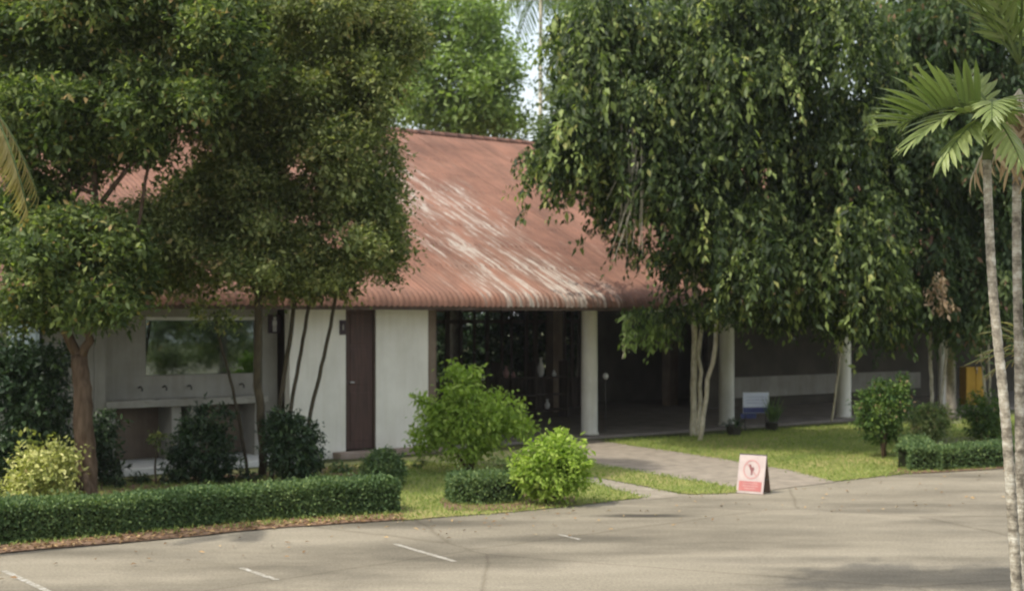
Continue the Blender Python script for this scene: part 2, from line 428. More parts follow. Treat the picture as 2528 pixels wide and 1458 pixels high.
def fringe(polys, seed):
    rng = np.random.default_rng(seed); q = []
    for poly in polys:
        a = np.array([[p.x, p.y] for p in poly]); b_ = np.roll(a, -1, 0); L_ = np.linalg.norm(b_-a, axis=1); k = rng.choice(len(a), int(L_.sum()*70), p=L_/L_.sum())
        f = rng.random(len(k))[:, None]; tuft = np.sin(a[k].sum(1)*9+f[:,0]*5)*.05
        q.append(a[k]*(1-f) + b_[k]*f + rng.normal(size=(len(k), 2))*(.045+np.abs(tuft))[:, None])
    q = np.concatenate(q); n = len(q); D = rng.normal(size=(n,3))*.6; D[:,2] = 1; N = rng.normal(size=(n,3)); N[:,2] = .2
    o = link('grass', leaf_mesh('grass', np.column_stack([q, np.full(n, .008)]), D, N, rng.uniform(.02,.08,n), rng.uniform(.008,.016,n), rng.normal(.5,.2,n)), M['grass_blade'])
    tag(o, 'uneven grass tufts fringing the lawns where they meet paths and lot', 'grass', kind='stuff')
fringe([lawns[1], lawns[2], lawns[3]], 12)
def litter(name, polys, n, seed, label):
    rng = np.random.default_rng(seed); Ps = []
    for poly in polys:
        a = np.array([[p.x, p.y] for p in poly]); mn, mx = a.min(0), a.max(0)
        q = rng.uniform(mn, mx, (n*4, 2)); q = q[inpoly(q[:,0], q[:,1], a)][:n]; Ps.append(q)
    q = np.concatenate(Ps); m = len(q)
    pos = np.column_stack([q, np.full(m, .030)]); D = rng.normal(size=(m,3)); D[:,2] *= .1
    N = rng.normal(size=(m,3))*.25; N[:,2] = 1
    o = link(name, leaf_mesh(name, pos, D, N, rng.uniform(.04,.10,m), rng.uniform(.02,.05,m), rng.uniform(0,1,m)), M['litter'])
    tag(o, label, 'leaf litter', kind='stuff')
litter('leaf_litter', [bed], 1500, 3, 'dry brown leaves scattered on the soil strip before the long hedge')
lot_strip = [G(-200,1400), G(1000,1283), G(2500,1160), G(2500,1240), G(1000,1360), G(-200,1455)]
litter('leaf_litter', [lot_strip], 160, 8, 'few dry leaves blown onto the parking lot edge')

# ================================================================== BUILDING
UA = math.atan2(.6, .8)
A0 = Vector((1.76, 30.8, 0))
bld = empty('pavilion', A0, 'long white walled pavilion with rust red corrugated roof and open colonnade', 'building', rz=UA)
def S(px, t):
    """distance along the facade where image column px meets the wall line t metres in front of the columns"""
    b = A0 + Vector((.6, -.8, 0)) * t; k = (px - CX) / F
    return (k*b.y - b.x) / (.8 - .6*k)

def m_roof():
    m, nt, b = newmat('rusty_roof')
    v = coords(nt, bld); n1 = noise(nt, v, .35, 5, .6)
    vs = coords(nt, bld, (3.2, .42, 1)); n2 = noise(nt, vs, 1.0, 6, .7)
    vm = coords(nt, bld, (7, .5, 1)); n3 = noise(nt, vm, 1.0, 5, .7); n4 = noise(nt, v, 22, 4, .7)
    c = ramp(nt, n1.outputs[0], [(.32, (.185,.095,.067)), (.5, (.245,.125,.086)), (.68, (.285,.152,.106))]).outputs[0]
    d = ramp(nt, n2.outputs[0], [(.30, (.62,.66,.68)), (.55, (1.0,1.0,1.0)), (.75, (1.12,1.08,1.05))]).outputs[0]
    c = mixc(nt, .75, c, d, 'MULTIPLY')
    e = ramp(nt, n4.outputs[0], [(.3, (.8,.8,.8)), (.7, (1.1,1.1,1.1))]).outputs[0]
    c = mixc(nt, .6, c, e, 'MULTIPLY')
    bl_ = ramp(nt, noise(nt, coords(nt, bld, (1.6,.5,1)), .8, 6, .7).outputs[0], [(.40, (.70,.74,.76)), (.58, (1,1,1))]).outputs[0]
    c = mixc(nt, .85, c, bl_, 'MULTIPLY')
    # pale flaked patches: long streaks down the slope, thickest over the white walled end
    sep = nt.nodes.new('ShaderNodeSeparateXYZ'); nt.links.new(coords(nt, bld), sep.inputs[0])
    mr = nt.nodes.new('ShaderNodeMapRange'); mr.interpolation_type = 'SMOOTHSTEP'
    ab = nt.nodes.new('ShaderNodeMath'); ab.operation = 'ADD'; ab.inputs[1].default_value = 2.0; nt.links.new(sep.outputs[0], ab.inputs[0])
    a2 = nt.nodes.new('ShaderNodeMath'); a2.operation = 'ABSOLUTE'; nt.links.new(ab.outputs[0], a2.inputs[0])
    nt.links.new(a2.outputs[0], mr.inputs[0]); mr.inputs[1].default_value = .6; mr.inputs[2].default_value = 3.6; mr.inputs[3].default_value = .142; mr.inputs[4].default_value = -.10
    big = noise(nt, coords(nt, bld, (1, .6, 1)), .55, 3); 
    s1 = nt.nodes.new('ShaderNodeMath'); s1.operation = 'ADD'; nt.links.new(n3.outputs[0], s1.inputs[0]); nt.links.new(mr.outputs[0], s1.inputs[1])
    s2 = nt.nodes.new('ShaderNodeMath'); s2.operation = 'MULTIPLY_ADD'; nt.links.new(big.outputs[0], s2.inputs[0]); s2.inputs[1].default_value = .35; nt.links.new(s1.outputs[0], s2.inputs[2])
    k = ramp(nt, s2.outputs[0], [(.82, (0,0,0)), (.90, (1,1,1))]).outputs[0]
    fk = ramp(nt, noise(nt, coords(nt, bld, (5,2.2,1)), 2.2, 5, .7).outputs[0], [(.36, (.2,.2,.2)), (.50, (1,1,1))]).outputs[0]
    k = mixc(nt, 1.0, k, fk, 'MULTIPLY')
    c = mixc(nt, k, c, (.41,.38,.33))
    k2 = ramp(nt, s2.outputs[0], [(.72, (0,0,0)), (.84, (.4,.4,.4))]).outputs[0]
    c = mixc(nt, k2, c, (.31,.235,.19))
    nt.links.new(c, b.inputs['Base Color']); b.inputs['Roughness'].default_value = .82; b.inputs['Specular IOR Level'].default_value = .2
    bump(nt, b, n4.outputs[0], .3, .01); return m
M['roof'] = m_roof()
def m_wall(name, a, b_, dirt):
    m, nt, b = newmat(name)
    v = coords(nt, bld); n = noise(nt, v, 1.3, 6, .65); n2 = noise(nt, coords(nt, bld, (4,4,.35)), 1.2, 5, .6)
    c = ramp(nt, n.outputs[0], [(.35, a), (.65, b_)]).outputs[0]
    d = ramp(nt, n2.outputs[0], [(.3, dirt), (.55, (1,1,1))]).outputs[0]
    c = mixc(nt, .5, c, d, 'MULTIPLY')
    nt.links.new(c, b.inputs['Base Color']); b.inputs['Roughness'].default_value = .85; b.inputs['Specular IOR Level'].default_value = .2
    bump(nt, b, n.outputs[0], .15, .01); return m
M['wall'] = m_wall('white_wall', (.76,.74,.66), (.86,.84,.76), (.8,.78,.72))
M['wallgrey'] = m_wall('grey_wall', (.27,.26,.225), (.36,.35,.31), (.7,.68,.62))
M['column'] = m_wall('column_paint', (.62,.61,.54), (.74,.73,.66), (.72,.68,.6))
M['brown_wall'] = m_wall('brown_alcove', (.16,.125,.095), (.24,.19,.145), (.6,.55,.5))
M['door'] = simple('door_brown', (.055,.032,.026), (.10,.055,.045), 3, .55, .35, .1, (6,6,.6))
M['door_frame'] = simple('door_frame', (.06,.04,.03), (.10,.07,.05), 5, .6, .3, .1)
M['ceiling'] = simple('ceiling', (.42,.38,.33), (.52,.48,.42), 2, .9, .1, .1)
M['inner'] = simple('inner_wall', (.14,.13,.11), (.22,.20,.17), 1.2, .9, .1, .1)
M['slat'] = simple('slat_wood', (.05,.04,.032), (.11,.09,.075), 3, .8, .2, .2, (4,4,.5))
M['floor'] = simple('floor_concrete', (.16,.14,.12), (.26,.23,.20), 2, .75, .3, .1)
M['stepstone'] = simple('step', (.26,.20,.16), (.40,.32,.27), 3, .9, .1, .3)
M['metal'] = simple('steel', (.35,.35,.34), (.5,.5,.48), 6, .35, .5, 0, metal=.9)
M['darkmetal'] = simple('dark_metal', (.03,.028,.026), (.06,.055,.05), 6, .5, .4, 0)
M['white'] = simple('white_paint', (.68,.68,.65), (.80,.80,.77), 5, .6, .3, 0)
M['fascia'] = simple('fascia_board', (.09,.065,.05), (.16,.12,.10), 4, .8, .2, .1, (1,1,3))
mm, nt_, b_ = newmat('mirror_glass'); b_.inputs['Base Color'].default_value = (.22,.26,.24,1); b_.inputs['Metallic'].default_value = 1; b_.inputs['Roughness'].default_value = .03
M['mirror'] = mm

def B(name, x0, x1, y0, y1, z0, z1, mat, parent=None, bevel=0):
    return MB().box(x0, x1, y0, y1, z0, z1).build(name, M[mat], parent or bld, local=True, bevel=bevel)
SL, SR = -20.8, 27.04                     # roof ends along the facade
# roof profile in (y back, z), the lower edge rolled down
prof = [(-1.36, 2.93), (-1.35, 3.02), (-1.30, 3.12), (-1.20, 3.21), (-1.05, 3.285)]
ry0, rz0, ridge_y, pitch = -1.05, 3.285, 9.3, .460
nrow = 9
for i in range(nrow):
    f = (i+1)/nrow; y = ry0 + (ridge_y-ry0)*f; z = rz0 + (y-ry0)*pitch
    prof += [(y-.02, z-.02), (y+.0, z+.012)] if i < nrow-1 else [(y, z)]
ridge_z = prof[-1][1]
roof = MB().box(SL+.05, SR-.05, -.9, 20.2, 3.02, 3.06).build('roof', M['ceiling'], bld, local=True)
roof['label'] = 'rust red corrugated roof with pale flaked streaks'
def sheet_mesh(flip=False):
    w_, nc, sg = 1.04, 8, 6; n = nc*sg; vs = []; fs = []
    for (y, z) in prof:
        for k in range(n+1):
            ph = k/sg*2*math.pi; vs.append((k*w_/n, (2*ridge_y - y if flip else y), z + .015*math.cos(ph)))
    m = n+1
    for j in range(len(prof)-1):
        for k in range(n): 
            q = (j*m+k, j*m+k+1, (j+1)*m+k+1, (j+1)*m+k); fs.append(q[::-1] if flip else q)
    me = bpy.data.meshes.new('roof_sheet'); me.from_pydata(vs, [], fs); me.update(); me.materials.append(M['roof'])
    for p in me.polygons: p.use_smooth = True
    return me
sm, sb = sheet_mesh(), sheet_mesh(True)
ns = int(round((SR-SL)/1.04))
for i in range(ns):
    for me in (sm, sb):
        o = bpy.data.objects.new('roof_sheet', me); COL.objects.link(o); o.parent = roof
        o.location = (SL + i*1.04, 0, .004*(i % 2))
cm = MB(); nn = 8; vs = []
for e in (0, .50):
    rr = .13 if e == 0 else .115
    for k in range(nn+1):
        a = math.pi*k/nn; vs.append((e, -rr*1.25*math.cos(a), rr*math.sin(a)))
cm.add(vs, [(k, k+nn+1, k+nn+2, k+1) for k in range(nn)] + [tuple(range(nn+1))[::-1]])
cme = cm.mesh('ridge_cap', True); cme.materials.append(M['roof'])
i = 0; x = SL
while x < SR-.3:
    o = bpy.data.objects.new('ridge_cap', cme); COL.objects.link(o); o.parent = roof; o.location = (x, ridge_y, ridge_z-.035); x += .47
# gable ends, fascia, soffit beam
for xx in (SL+.12, SR-.14):
    MB().add([(xx,-.9,3.07),(xx,19.5,3.07),(xx,ridge_y,ridge_z-.06),(xx+.02,-.9,3.07),(xx+.02,19.5,3.07),(xx+.02,ridge_y,ridge_z-.06)],
             [(0,1,2),(3,5,4),(0,3,4,1),(1,4,5,2),(2,5,3,0)]).build('gable_wall', M['wall'], bld, local=True)
B('fascia_board', SL+.1, SR-.1, -1.28, -1.24, 2.86, 3.01, 'fascia')
# --- floor and colonnade
xw0, xd0, xd1, xw1 = S(715,.6), S(858,.6), S(924,.6), S(1057,.6)
xs1 = S(1080,.6)
B('floor_slab', xw1-.02, SR-1, -.45, 19, 0.0, .06, 'floor')
COLS = [0, 4.43, 8.86, 13.3, 17.7]
for c_ in COLS:
    o = MB().lathe([(.215,.06),(.215,.10),(.19,.12),(.188,1.5),(.182,2.9),(.20,2.93),(.20,3.0)], (c_,0,0), 20).build('column', M['column'], bld, local=True, smooth=False)
    for p in o.data.polygons: p.use_smooth = abs(p.normal.z) < .3
B('eave_beam', xw1+.3, SR-1, -.11, .11, 2.96, 3.018, 'wallgrey')
for c_, yy in ((4.1, 6.4), (-1.2, 6.4), (8.6,6.4), (13.2,6.4)):
    B('inner_column', c_-.17, c_+.17, yy-.17, yy+.17, .06, 3.018, 'brown_wall')
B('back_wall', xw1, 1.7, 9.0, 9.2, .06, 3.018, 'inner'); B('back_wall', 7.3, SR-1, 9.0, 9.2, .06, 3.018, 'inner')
# thin posts and rails of an open timber screen across the rear of the first bay
rs = random.Random(11); x = .6
while x < 5.9:
    wd = rs.uniform(.05,.16); B('screen_post', x, x+wd, 7.4, 7.45, .06, 3.0, 'slat'); x += wd + rs.uniform(.18,.5)
B('screen_rail', .5, 6.0, 7.46, 7.52, 2.55, 2.66, 'slat'); B('screen_rail', .5, 6.0, 7.46, 7.52, .06, .95, 'slat')
# right hand bays: inner wall with a pale dado
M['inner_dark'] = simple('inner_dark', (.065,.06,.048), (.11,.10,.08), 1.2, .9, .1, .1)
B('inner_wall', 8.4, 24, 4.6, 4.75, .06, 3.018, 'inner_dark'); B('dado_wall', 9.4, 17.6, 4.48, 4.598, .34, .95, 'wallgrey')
xl = S(2238, -4.4)
lv = B('louvre_panel', xl, xl+.75, 4.40, 4.478, .38, .90, 'wallgrey')
for i in range(5): B('louvre_slat', xl+.05, xl+.70, 4.365, 4.398, .43+i*.09, .475+i*.09, 'wallgrey', lv)
# --- white walled block with the brown door (all at the line y=-.6)
WT = 3.018
def wall_piece(x0, x1, z0=.1, z1=WT, y=-.6, th=.2, m='wall', nm='front_wall'): return B(nm, x0, x1, y, y+th, z0, z1, m)
wall_piece(xw0, xd0-.04); wall_piece(xd1+.04, xw1)
wall_piece(xd0-.04, xd1+.04, 2.93, WT)
df = B('door_frame', xd0-.039, xd0, -.57, -.45, .12, 2.928, 'door_frame'); B('door_frame', xd1, xd1+.039, -.57, -.45, .12, 2.928, 'door_frame'); 
dr = B('door', xd0+.002, xd1-.002, -.54, -.49, .14, 2.925, 'door'); dr['label'] = 'tall dark brown door'
MB().tube([(xd0+.07,-.54,1.45),(xd0+.07,-.60,1.45),(xd0+.15,-.60,1.45)], .014, 8).build('handle', M['metal'], dr, local=True)
for z0,z1 in ((.3,1.25),(1.4,2.1),(2.2,2.8)):
    B('door_panel', xd0+.09, xd1-.09, -.553, -.541, z0, z1, 'door', dr, .006)
B('end_wall', xw1+.002, xw1+.2, -.58, 9, .06, WT, 'brown_wall')
B('corner_post', xw1+.202, xs1+.05, -.5, -.3, .06, WT, 'slat')
B('door_step', xd0-.35, xw1+.3, -.95, -.602, 0, .12, 'stepstone', bevel=.01)
B('plinth', xw0-.02, xd0-.36, -.66, -.603, 0, .16, 'wall')
# --- wash area to the left: mirror over basins, alcoves below, white platform
xp0, xp1 = S(245,0), S(642,0)
ml, mr_ = S(304,-.02), S(628,-.02)
def zat(py, px, t):
    s = S(px, t); y = (A0 + Vector((.8,.6,0))*s + Vector((.6,-.8,0))*t).y
    return CAMH + (HZ-py)*y/F
zt, zb = zat(786,450,0), zat(925,450,0); zl = zat(981,450,0)
B('sign_wall', xp1, xw0-.002, -.1, .1, .1, WT, 'wallgrey')
B('wash_wall', xp0, ml, 0, .2, zl, WT, 'wallgrey'); B('wash_wall', mr_, xp1-.002, 0, .2, zl, WT, 'wallgrey')
B('wash_wall', ml+.001, mr_-.001, 0, .2, zt, WT, 'wallgrey'); B('wash_wall', ml+.001, mr_-.001, 0, .2, zl, zb, 'wallgrey')
mf = B('mirror', ml+.42+.01, mr_-.01, .03, .06, zb+.01, zt-.01, 'mirror'); mf['label'] = 'long mirror above the wash basins, reflecting the trees'
B('mirror_frame', ml, ml+.42, .02, .07, zb, zt, 'wallgrey')
B('mirror_frame', ml+.42, mr_, -.015, .001, zt-.03, zt+.03, 'white', mf)
B('wash_ledge', xp0, xp1-.01, -.36, -.002, zl-.13, zl, 'wallgrey', bevel=.01)
for pxx in (342, 402, 463, 592):
    s = S(pxx, .0)
    bs = MB().lathe([(.10,-.10),(.17,-.04),(.19,.012),(.175,.014),(.14,-.03)], (s+.02,-.20,zl), 18).build('basin', M['wallgrey'], bld, local=True, smooth=True)
    MB().tube([(s,-.004,zl+.21),(s,-.10,zl+.23),(s,-.17,zl+.20),(s,-.175,zl+.15)], .016, 8).build('tap', M['darkmetal'], bld, local=True)
B('alcove_back', xp0, xp1-.002, .42, .5, .1, zl-.002, 'brown_wall')
for pxx in (262, 425, 470, 628):
    s = S(pxx, 0); B('pier', s-.09, s+.09, -.2, .418, .12, zl-.132, 'wallgrey')
B('wash_platform', xp0-.8, xw0-.03, -1.15, .418, 0, .12, 'white', bevel=.01)
B('left_end_wall', xp0-.2, xp0-.002, -.3, 6, .1, WT, 'wallgrey')
# far left wing: pale beam above a dark opening
B('lintel_beam', SL+.5, xp0-.21, -.5, -.3, 2.62, 2.98, 'white')
B('left_wing_wall', SL+.5, S(20,.3), -.3, -.1, .1, 2.618, 'wallgrey'); B('left_wing_wall', S(112,.3), xp0-.21, -.3, -.1, .1, 2.618, 'wallgrey')
B('left_wing_wall', S(20,.3)+.001, S(112,.3)-.001, -.3, -.1, .1, 1.75, 'wallgrey')
op = B('window_opening', S(20,.3)+.002, S(112,.3)-.002, -.14, -.12, 1.752, 2.616, 'mirror'); op.name = 'window'
B('window_frame', S(64,.3), S(67,.3), -.17, -.141, 1.76, 2.61, 'door_frame', op)
B('rear_wall', SL+.4, xw1, 9.0, 9.2, .1, WT, 'wallgrey')
# eave soffit above wall heads
B('soffit', SL+.4, SR-.4, -1.236, -.905, 3.02, 3.035, 'ceiling')

# plaques by the door and on the washroom wall
def to_world(x, y, z): 
    return A0 + Vector((.8*x - .6*y, .6*x + .8*y, z))
xs0, xs_1 = S(661,.1), S(692,.1)
sg = empty('washroom_sign', to_world((xs0+xs_1)/2, -.104, 0), 'brown washroom sign with a pale standing figure on the grey wall', 'sign', rz=UA)
hw = (xs_1-xs0)/2; z0, z1 = zat(822,676,.1), zat(776,676,.1)
M['sign_brown'] = simple('sign_brown', (.045,.03,.04), (.07,.05,.06), 5, .6, .3, 0)
B('board', -hw, hw, -.02, 0, z0, z1, 'sign_brown', sg)
fg = MB(); zc = (z0+z1)/2
fg.lathe([(.002,-.03),(.03,-.02),(.03,.02),(.002,.03)], (0,-.02,z1-.075), 10)
fg.box(-.045,.045,-.026,-.021,zc-.03,z1-.11); fg.box(-.035,-.006,-.026,-.021,z0+.03,zc-.031); fg.box(.006,.035,-.026,-.021,z0+.03,zc-.031)
fg.build('figure', M['white'], sg, local=True)
xq0, xq1 = S(838,.6), S(852,.6)
z0, z1 = zat(826,845,.6), zat(790,845,.6)
pq = empty('wall_plaque', to_world((xq0+xq1)/2, -.603, 0), 'small dark brown plaque on the white wall just left of the brown door', 'sign', rz=UA)
B('board', -(xq1-xq0)/2, (xq1-xq0)/2, -.03, 0, z0, z1, 'sign_brown', pq, .004)
B('emblem', -.015, .015, -.036, -.031, (z0+z1)/2-.05, (z0+z1)/2+.06, 'wallgrey', pq)

# ================================================================== TREES
def tree(name, base, label, cat, barkmat, trunk_pts, r0, r1, limbs, blobs, n, leafm, group=None, **kw):
    t = empty(name, base, label, cat, group)
    mb = MB(); add_limb(mb, trunk_pts, r0, r1, n=12, sub=6, wob=.02, seed=len(label))
    mb.build('trunk', M[barkmat], t, smooth=True)
    for i, (pts, a, b) in enumerate(limbs):
        m2 = MB(); add_limb(m2, pts, a, b, n=7, sub=4, wob=.05, seed=i); m2.build('branch', M[barkmat], t, smooth=True)
    if blobs: crown('crown', blobs, n, M[leafm], t, **kw)
    return t
def auto_limbs(top, blobs, r, nmax=10, seed=0):
    rs = random.Random(seed); out = []
    for c, rr in blobs[:nmax]:
        c = Vector(c); m = top.lerp(c, .5) + Vector((rs.uniform(-.2,.2), rs.uniform(-.2,.2), .15*(c-top).length))
        out.append(([top, m, c], r*.6, r*.15))
    return out

# left brown-trunked tree
Y0 = 20.0
bs = bl([(60,90,150,150),(240,60,170,170),(430,70,150,170),(570,110,90,170),(60,300,110,140),(210,290,120,100),(370,270,110,110),(500,270,60,90),
         (60,560,100,130),(160,640,130,90,-.5),(250,590,80,70,-.5),(90,760,110,60),(230,740,80,60,-.8),(300,650,70,60),(330,360,90,40),(200,380,70,70)], Y0, ry=1.15)
base = G(208,1240); fork = P(196,880,Y0+.1)
tr = tree('broadleaf_tree', base, 'dark green tree with brown forked trunk behind the hedge at left', 'tree', 'bark',
     [base+Vector((.02,0,-.05)), P(212,1120,Y0), P(205,980,Y0), fork], .17, .12,
     [([fork, P(150,800,Y0), P(110,700,Y0), P(80,520,Y0), P(60,300,Y0)], .085, .03), ([fork, P(225,820,Y0), P(238,700,Y0+.1), P(240,480,Y0), P(250,200,Y0)], .075, .03),
      ([P(238,700,Y0+.1), P(330,600,Y0), P(380,300,Y0)], .04, .02), ([P(240,480,Y0), P(160,420,Y0), P(100,150,Y0)], .04, .015), ([P(250,500,Y0), P(420,300,Y0), P(560,120,Y0)], .04, .015)],
     bs, 115000, 'leaf_left', leaf=.10, per=30, csize=.23, droop=.35, shell=.45, seed=11, lump=9)
rootb = MB(); 
for a in range(6):
    q = base + Vector((math.cos(a*1.05)*.24, math.sin(a*1.05)*.24, -.03)); rootb.tube([base+Vector((0,0,.42)), base.lerp(q,.55)+Vector((0,0,.16)), q], [.07,.07,.03], 7)
rootb.build('root', M['bark'], tr, smooth=True)

# centre-left rounded tree hanging over the roof
Y1 = 21.6
bs = bl([(800,60,220,150),(700,220,180,150),(900,200,120,170),(590,330,110,120),(760,400,190,160),(910,400,115,160),(650,520,150,130),(860,560,140,130),(930,610,60,80),
         (500,500,100,110),(520,640,120,90),(700,660,140,70),(410,580,80,80),(400,690,80,60),(830,670,90,50),(300,580,60,50),(960,80,80,120)], Y1, ry=1.35)
base = G(650,1178); top = P(640,740,Y1)
tree('broadleaf_tree', base, 'olive green rounded tree whose crown hides the roof above the washroom sign', 'tree', 'bark_dark',
     [base, P(646,1050,Y1+.4), P(634,900,Y1+.2), top], .075, .06,
     [([top, P(680,600,Y1), P(780,350,Y1), P(820,80,Y1)], .055, .02), ([top, P(560,600,Y1), P(520,500,Y1)], .04, .012), ([P(690,560,Y1), P(820,560,Y1), P(900,500,Y1)], .035, .01),
      ([P(780,350,Y1), P(880,280,Y1), P(930,150,Y1)], .03, .01), ([top, P(720,680,Y1), P(830,650,Y1)], .03, .01)],
     bs, 190000, 'leaf_olive', leaf=.08, per=34, csize=.21, droop=.25, shell=.5, seed=21, lump=9)

# weeping tree on the right of the roof
Y3 = 27.7
bs = bl([(1465,80,85,130),(1460,250,85,110),(1570,100,150,150),(1780,100,200,160),(2000,90,200,170),(1540,280,130,110),(1680,330,150,150),(1880,350,190,180),(2080,340,150,190),
         (1480,360,90,60),(1620,440,70,70),(1770,500,120,120),(1950,540,150,120),(2120,540,120,120),(1810,600,95,65),(1960,640,120,60),(2120,660,100,65),(1730,580,55,70),(1400,340,70,50),(1590,380,80,60)], Y3, ry=1.9)
base = G(1712,1078); base2 = G(1726,1090)
Yb = base.y
top = P(1716,700,Yb-1.2)
ft = tree('weeping_tree', base, 'big weeping tree with glossy drooping leaves and slim pale stems before the colonnade', 'tree', 'bark_pale',
     [base, P(1713,950,Yb), P(1714,820,Yb-.15), top], .078, .065,
     [([G(1722,1078), P(1727,950,Yb), P(1727,820,Yb-.2), P(1745,755,Yb-1.0)], .055, .04), ([base2, P(1750,935,base2.y), P(1774,780,base2.y-.05), P(1786,700,base2.y-.4), P(1800,600,Y3+1)], .052, .04),
      ([top, P(1680,500,Y3), P(1600,300,Y3), P(1500,120,Y3)], .07, .02), ([top, P(1780,450,Y3), P(1900,300,Y3), P(2000,100,Y3)], .07, .02), ([top, P(1740,400,Y3), P(1760,100,Y3)], .07, .02),
      ([P(1800,640,Y3), P(1950,560,Y3), P(2100,500,Y3)], .04, .015), ([P(1600,300,Y3), P(1500,330,Y3-.4), P(1430,340,Y3-.4)], .03, .01)],
     bs, 112000, 'leaf_ficus', leaf=.155, per=34, strand=1.15, shell=.5, seed=31, wr=.42, lump=9)
crown('hanging_spray', bl([(1520,500,40,40),(1545,580,25,40),(1600,600,25,40),(1360,400,45,30),(1400,440,25,20),(1300,380,40,18)], Y3-.6, ry=.5), 1500, M['leaf_ficus'], ft, leaf=.13, per=12, strand=.5, shell=.2, seed=76, wr=.4)
# pale hanging aerial roots on its left side
ar = MB(); rs = random.Random(5)
for k in range(30):
    px = rs.gauss(1565, 16); y0 = rs.uniform(330,450); q = P(px, y0-25, Y3-1.45+rs.uniform(-.2,.2))
    L = rs.uniform(1.1,2.0); dx = rs.uniform(-.5,.05)
    ar.tube([q, q+Vector((dx*.3,0,-L*.5)), q+Vector((dx,0,-L))], [.010,.009,.004], 5)
ar.build('aerial_root', M['bark_pale'], ft)['kind'] = 'stuff'
# low hanging spray of bright leaves under the eave, same tree
crown('hanging_spray', bl([(1575,785,35,18),(1610,815,30,22),(1555,825,14,14),(1640,800,20,14)], Y3+1.2, ry=.4), 520, M['leaf_bright'], ft, leaf=.15, per=9, strand=.3, seed=77, wr=.36)
crown('hanging_spray', bl([(1675,760,50,25),(1655,800,30,22),(1710,780,40,20),(1600,765,60,10)], Y3+1.0, ry=.5), 1000, M['leaf_ficus'], ft, leaf=.13, per=14, strand=.3, seed=75, wr=.4)
tw = MB(); add_limb(tw, [P(1716,740,Y3+1.8), P(1660,765,Y3+1.4), P(1600,770,Y3+1.2), P(1565,800,Y3+1.2)], .022, .008, n=6)
for (a_, b_, c_, d_) in ((1540,785,1536,885),(1643,775,1646,835)): add_limb(tw, [P(a_,b_,Y3+1.2), P((a_+c_)/2+3,(b_+d_)/2,Y3+1.2), P(c_,d_,Y3+1.2)], .016, .01, n=6)
tw.build('branch', M['bark_pale'], ft, smooth=True)['kind'] = 'stuff'
crown('hanging_spray', bl([(1830,735,90,28),(1990,745,100,30),(2130,770,90,35)], Y3+1.6, ry=.8), 8000, M['leaf_ficus'], ft, leaf=.12, per=26, strand=.5, seed=78, wr=.4)

# right dark tree
Y4 = 29.5
bs = bl([(2320,120,150,170),(2480,120,150,170),(2300,380,120,150),(2450,400,140,150),(2290,600,120,120),(2440,620,130,110),(2220,720,80,60),(2350,730,90,50),(2600,300,150,250),(2560,640,90,120),(2240,200,90,150)], Y4, ry=1.8)
base = G(2352,1040); top = P(2345,700,Y4)
t4 = tree('weeping_tree', base, 'dark shaded tree behind the palms at the right edge, red dry leaves low down', 'tree', 'bark_grey',
     [base, P(2345,900,base.y-.5), top], .14, .10, auto_limbs(top, bs, .11, 9, 3), bs, 90000, 'leaf_right', leaf=.15, per=30, strand=.9, shell=.5, seed=41, wr=.4, lump=8)
crown('dry_spray', bl([(2300,700,16,30),(2310,735,20,20),(2335,745,20,18),(2185,738,12,14)], Y4-2.0, ry=.2), 260, M['palm_dry'], t4, leaf=.12, per=12, strand=.3, seed=79, kind='stuff')

# trees beyond the roof
def far_tree(px, Y, rows, n, leafm, label, seed, leaf=.3, cs=.7, shell=.4, ry=3.2, **k):
    b0 = Vector(((px-CX)*Y/F, Y, 0)); bs = bl(rows, Y, ry=ry); top = Vector((b0.x, Y, min(b[0][2] for b in bs)))
    top.z = max(3.5, top.z - 1)
    return tree('broadleaf_tree', b0, label, 'tree', 'bark_grey', [b0, b0.lerp(top,.5)+Vector((.1,0,0)), top], .3, .2, auto_limbs(top, bs, .22, 10, seed), bs, n, leafm,
                group='trees beyond the pavilion roof', leaf=leaf, per=26, csize=cs, shell=shell, seed=seed, lump=7, **k)
far_tree(1120, 52, [(1000,60,90,110),(1110,40,110,90),(1190,130,80,80),(1060,190,90,80),(1180,250,80,60),(1240,210,45,60),(1010,280,90,50),(1130,310,110,40),(1235,305,55,35),(1205,60,30,50)], 25000, 'leaf_bright', 'bright green airy tree beyond the ridge, left of the sky gap', 51, leaf=.22, cs=.62, shell=.3)
far_tree(1440, 50, [(1445,90,60,140),(1420,240,50,90),(1400,335,70,45),(1520,150,120,150),(1500,320,100,60)], 24000, 'leaf_far', 'grey green tree beyond the ridge, right of the sky gap', 52, leaf=.2)
far_tree(820, 56, [(860,60,120,150),(760,140,130,150),(900,260,110,100),(700,40,120,120),(800,330,140,60)], 22000, 'leaf_far', 'far tree behind the olive crown at centre left', 53)
far_tree(480, 54, [(420,60,160,140),(560,160,140,160),(380,240,130,120),(650,30,40,100),(500,350,150,70)], 26000, 'leaf_far', 'far tree filling the space behind the left crowns', 54)
far_tree(120, 52, [(60,60,160,150),(220,140,140,150),(60,280,150,130),(-100,150,150,250),(230,330,120,70),(60,430,150,80)], 26000, 'leaf_far', 'far tree at the left edge above the roof', 55)
far_tree(1800, 54, [(1680,80,130,150),(1820,120,150,160),(1940,80,130,150),(1780,300,180,120)], 22000, 'leaf_far', 'far tree behind the weeping crown', 56)
far_tree(2300, 52, [(2150,80,150,150),(2320,100,150,150),(2500,100,150,150),(2250,320,180,140),(2480,320,150,140),(2300,520,200,120),(2520,520,150,140),(2660,200,120,220)], 34000, 'leaf_far', 'far tree at the right edge behind the palms', 57)
far_tree(2450, 56, [(2380,640,140,90),(2540,660,140,100),(2440,760,150,60)], 12000, 'leaf_far', 'low far tree beyond the right end of the colonnade', 58)

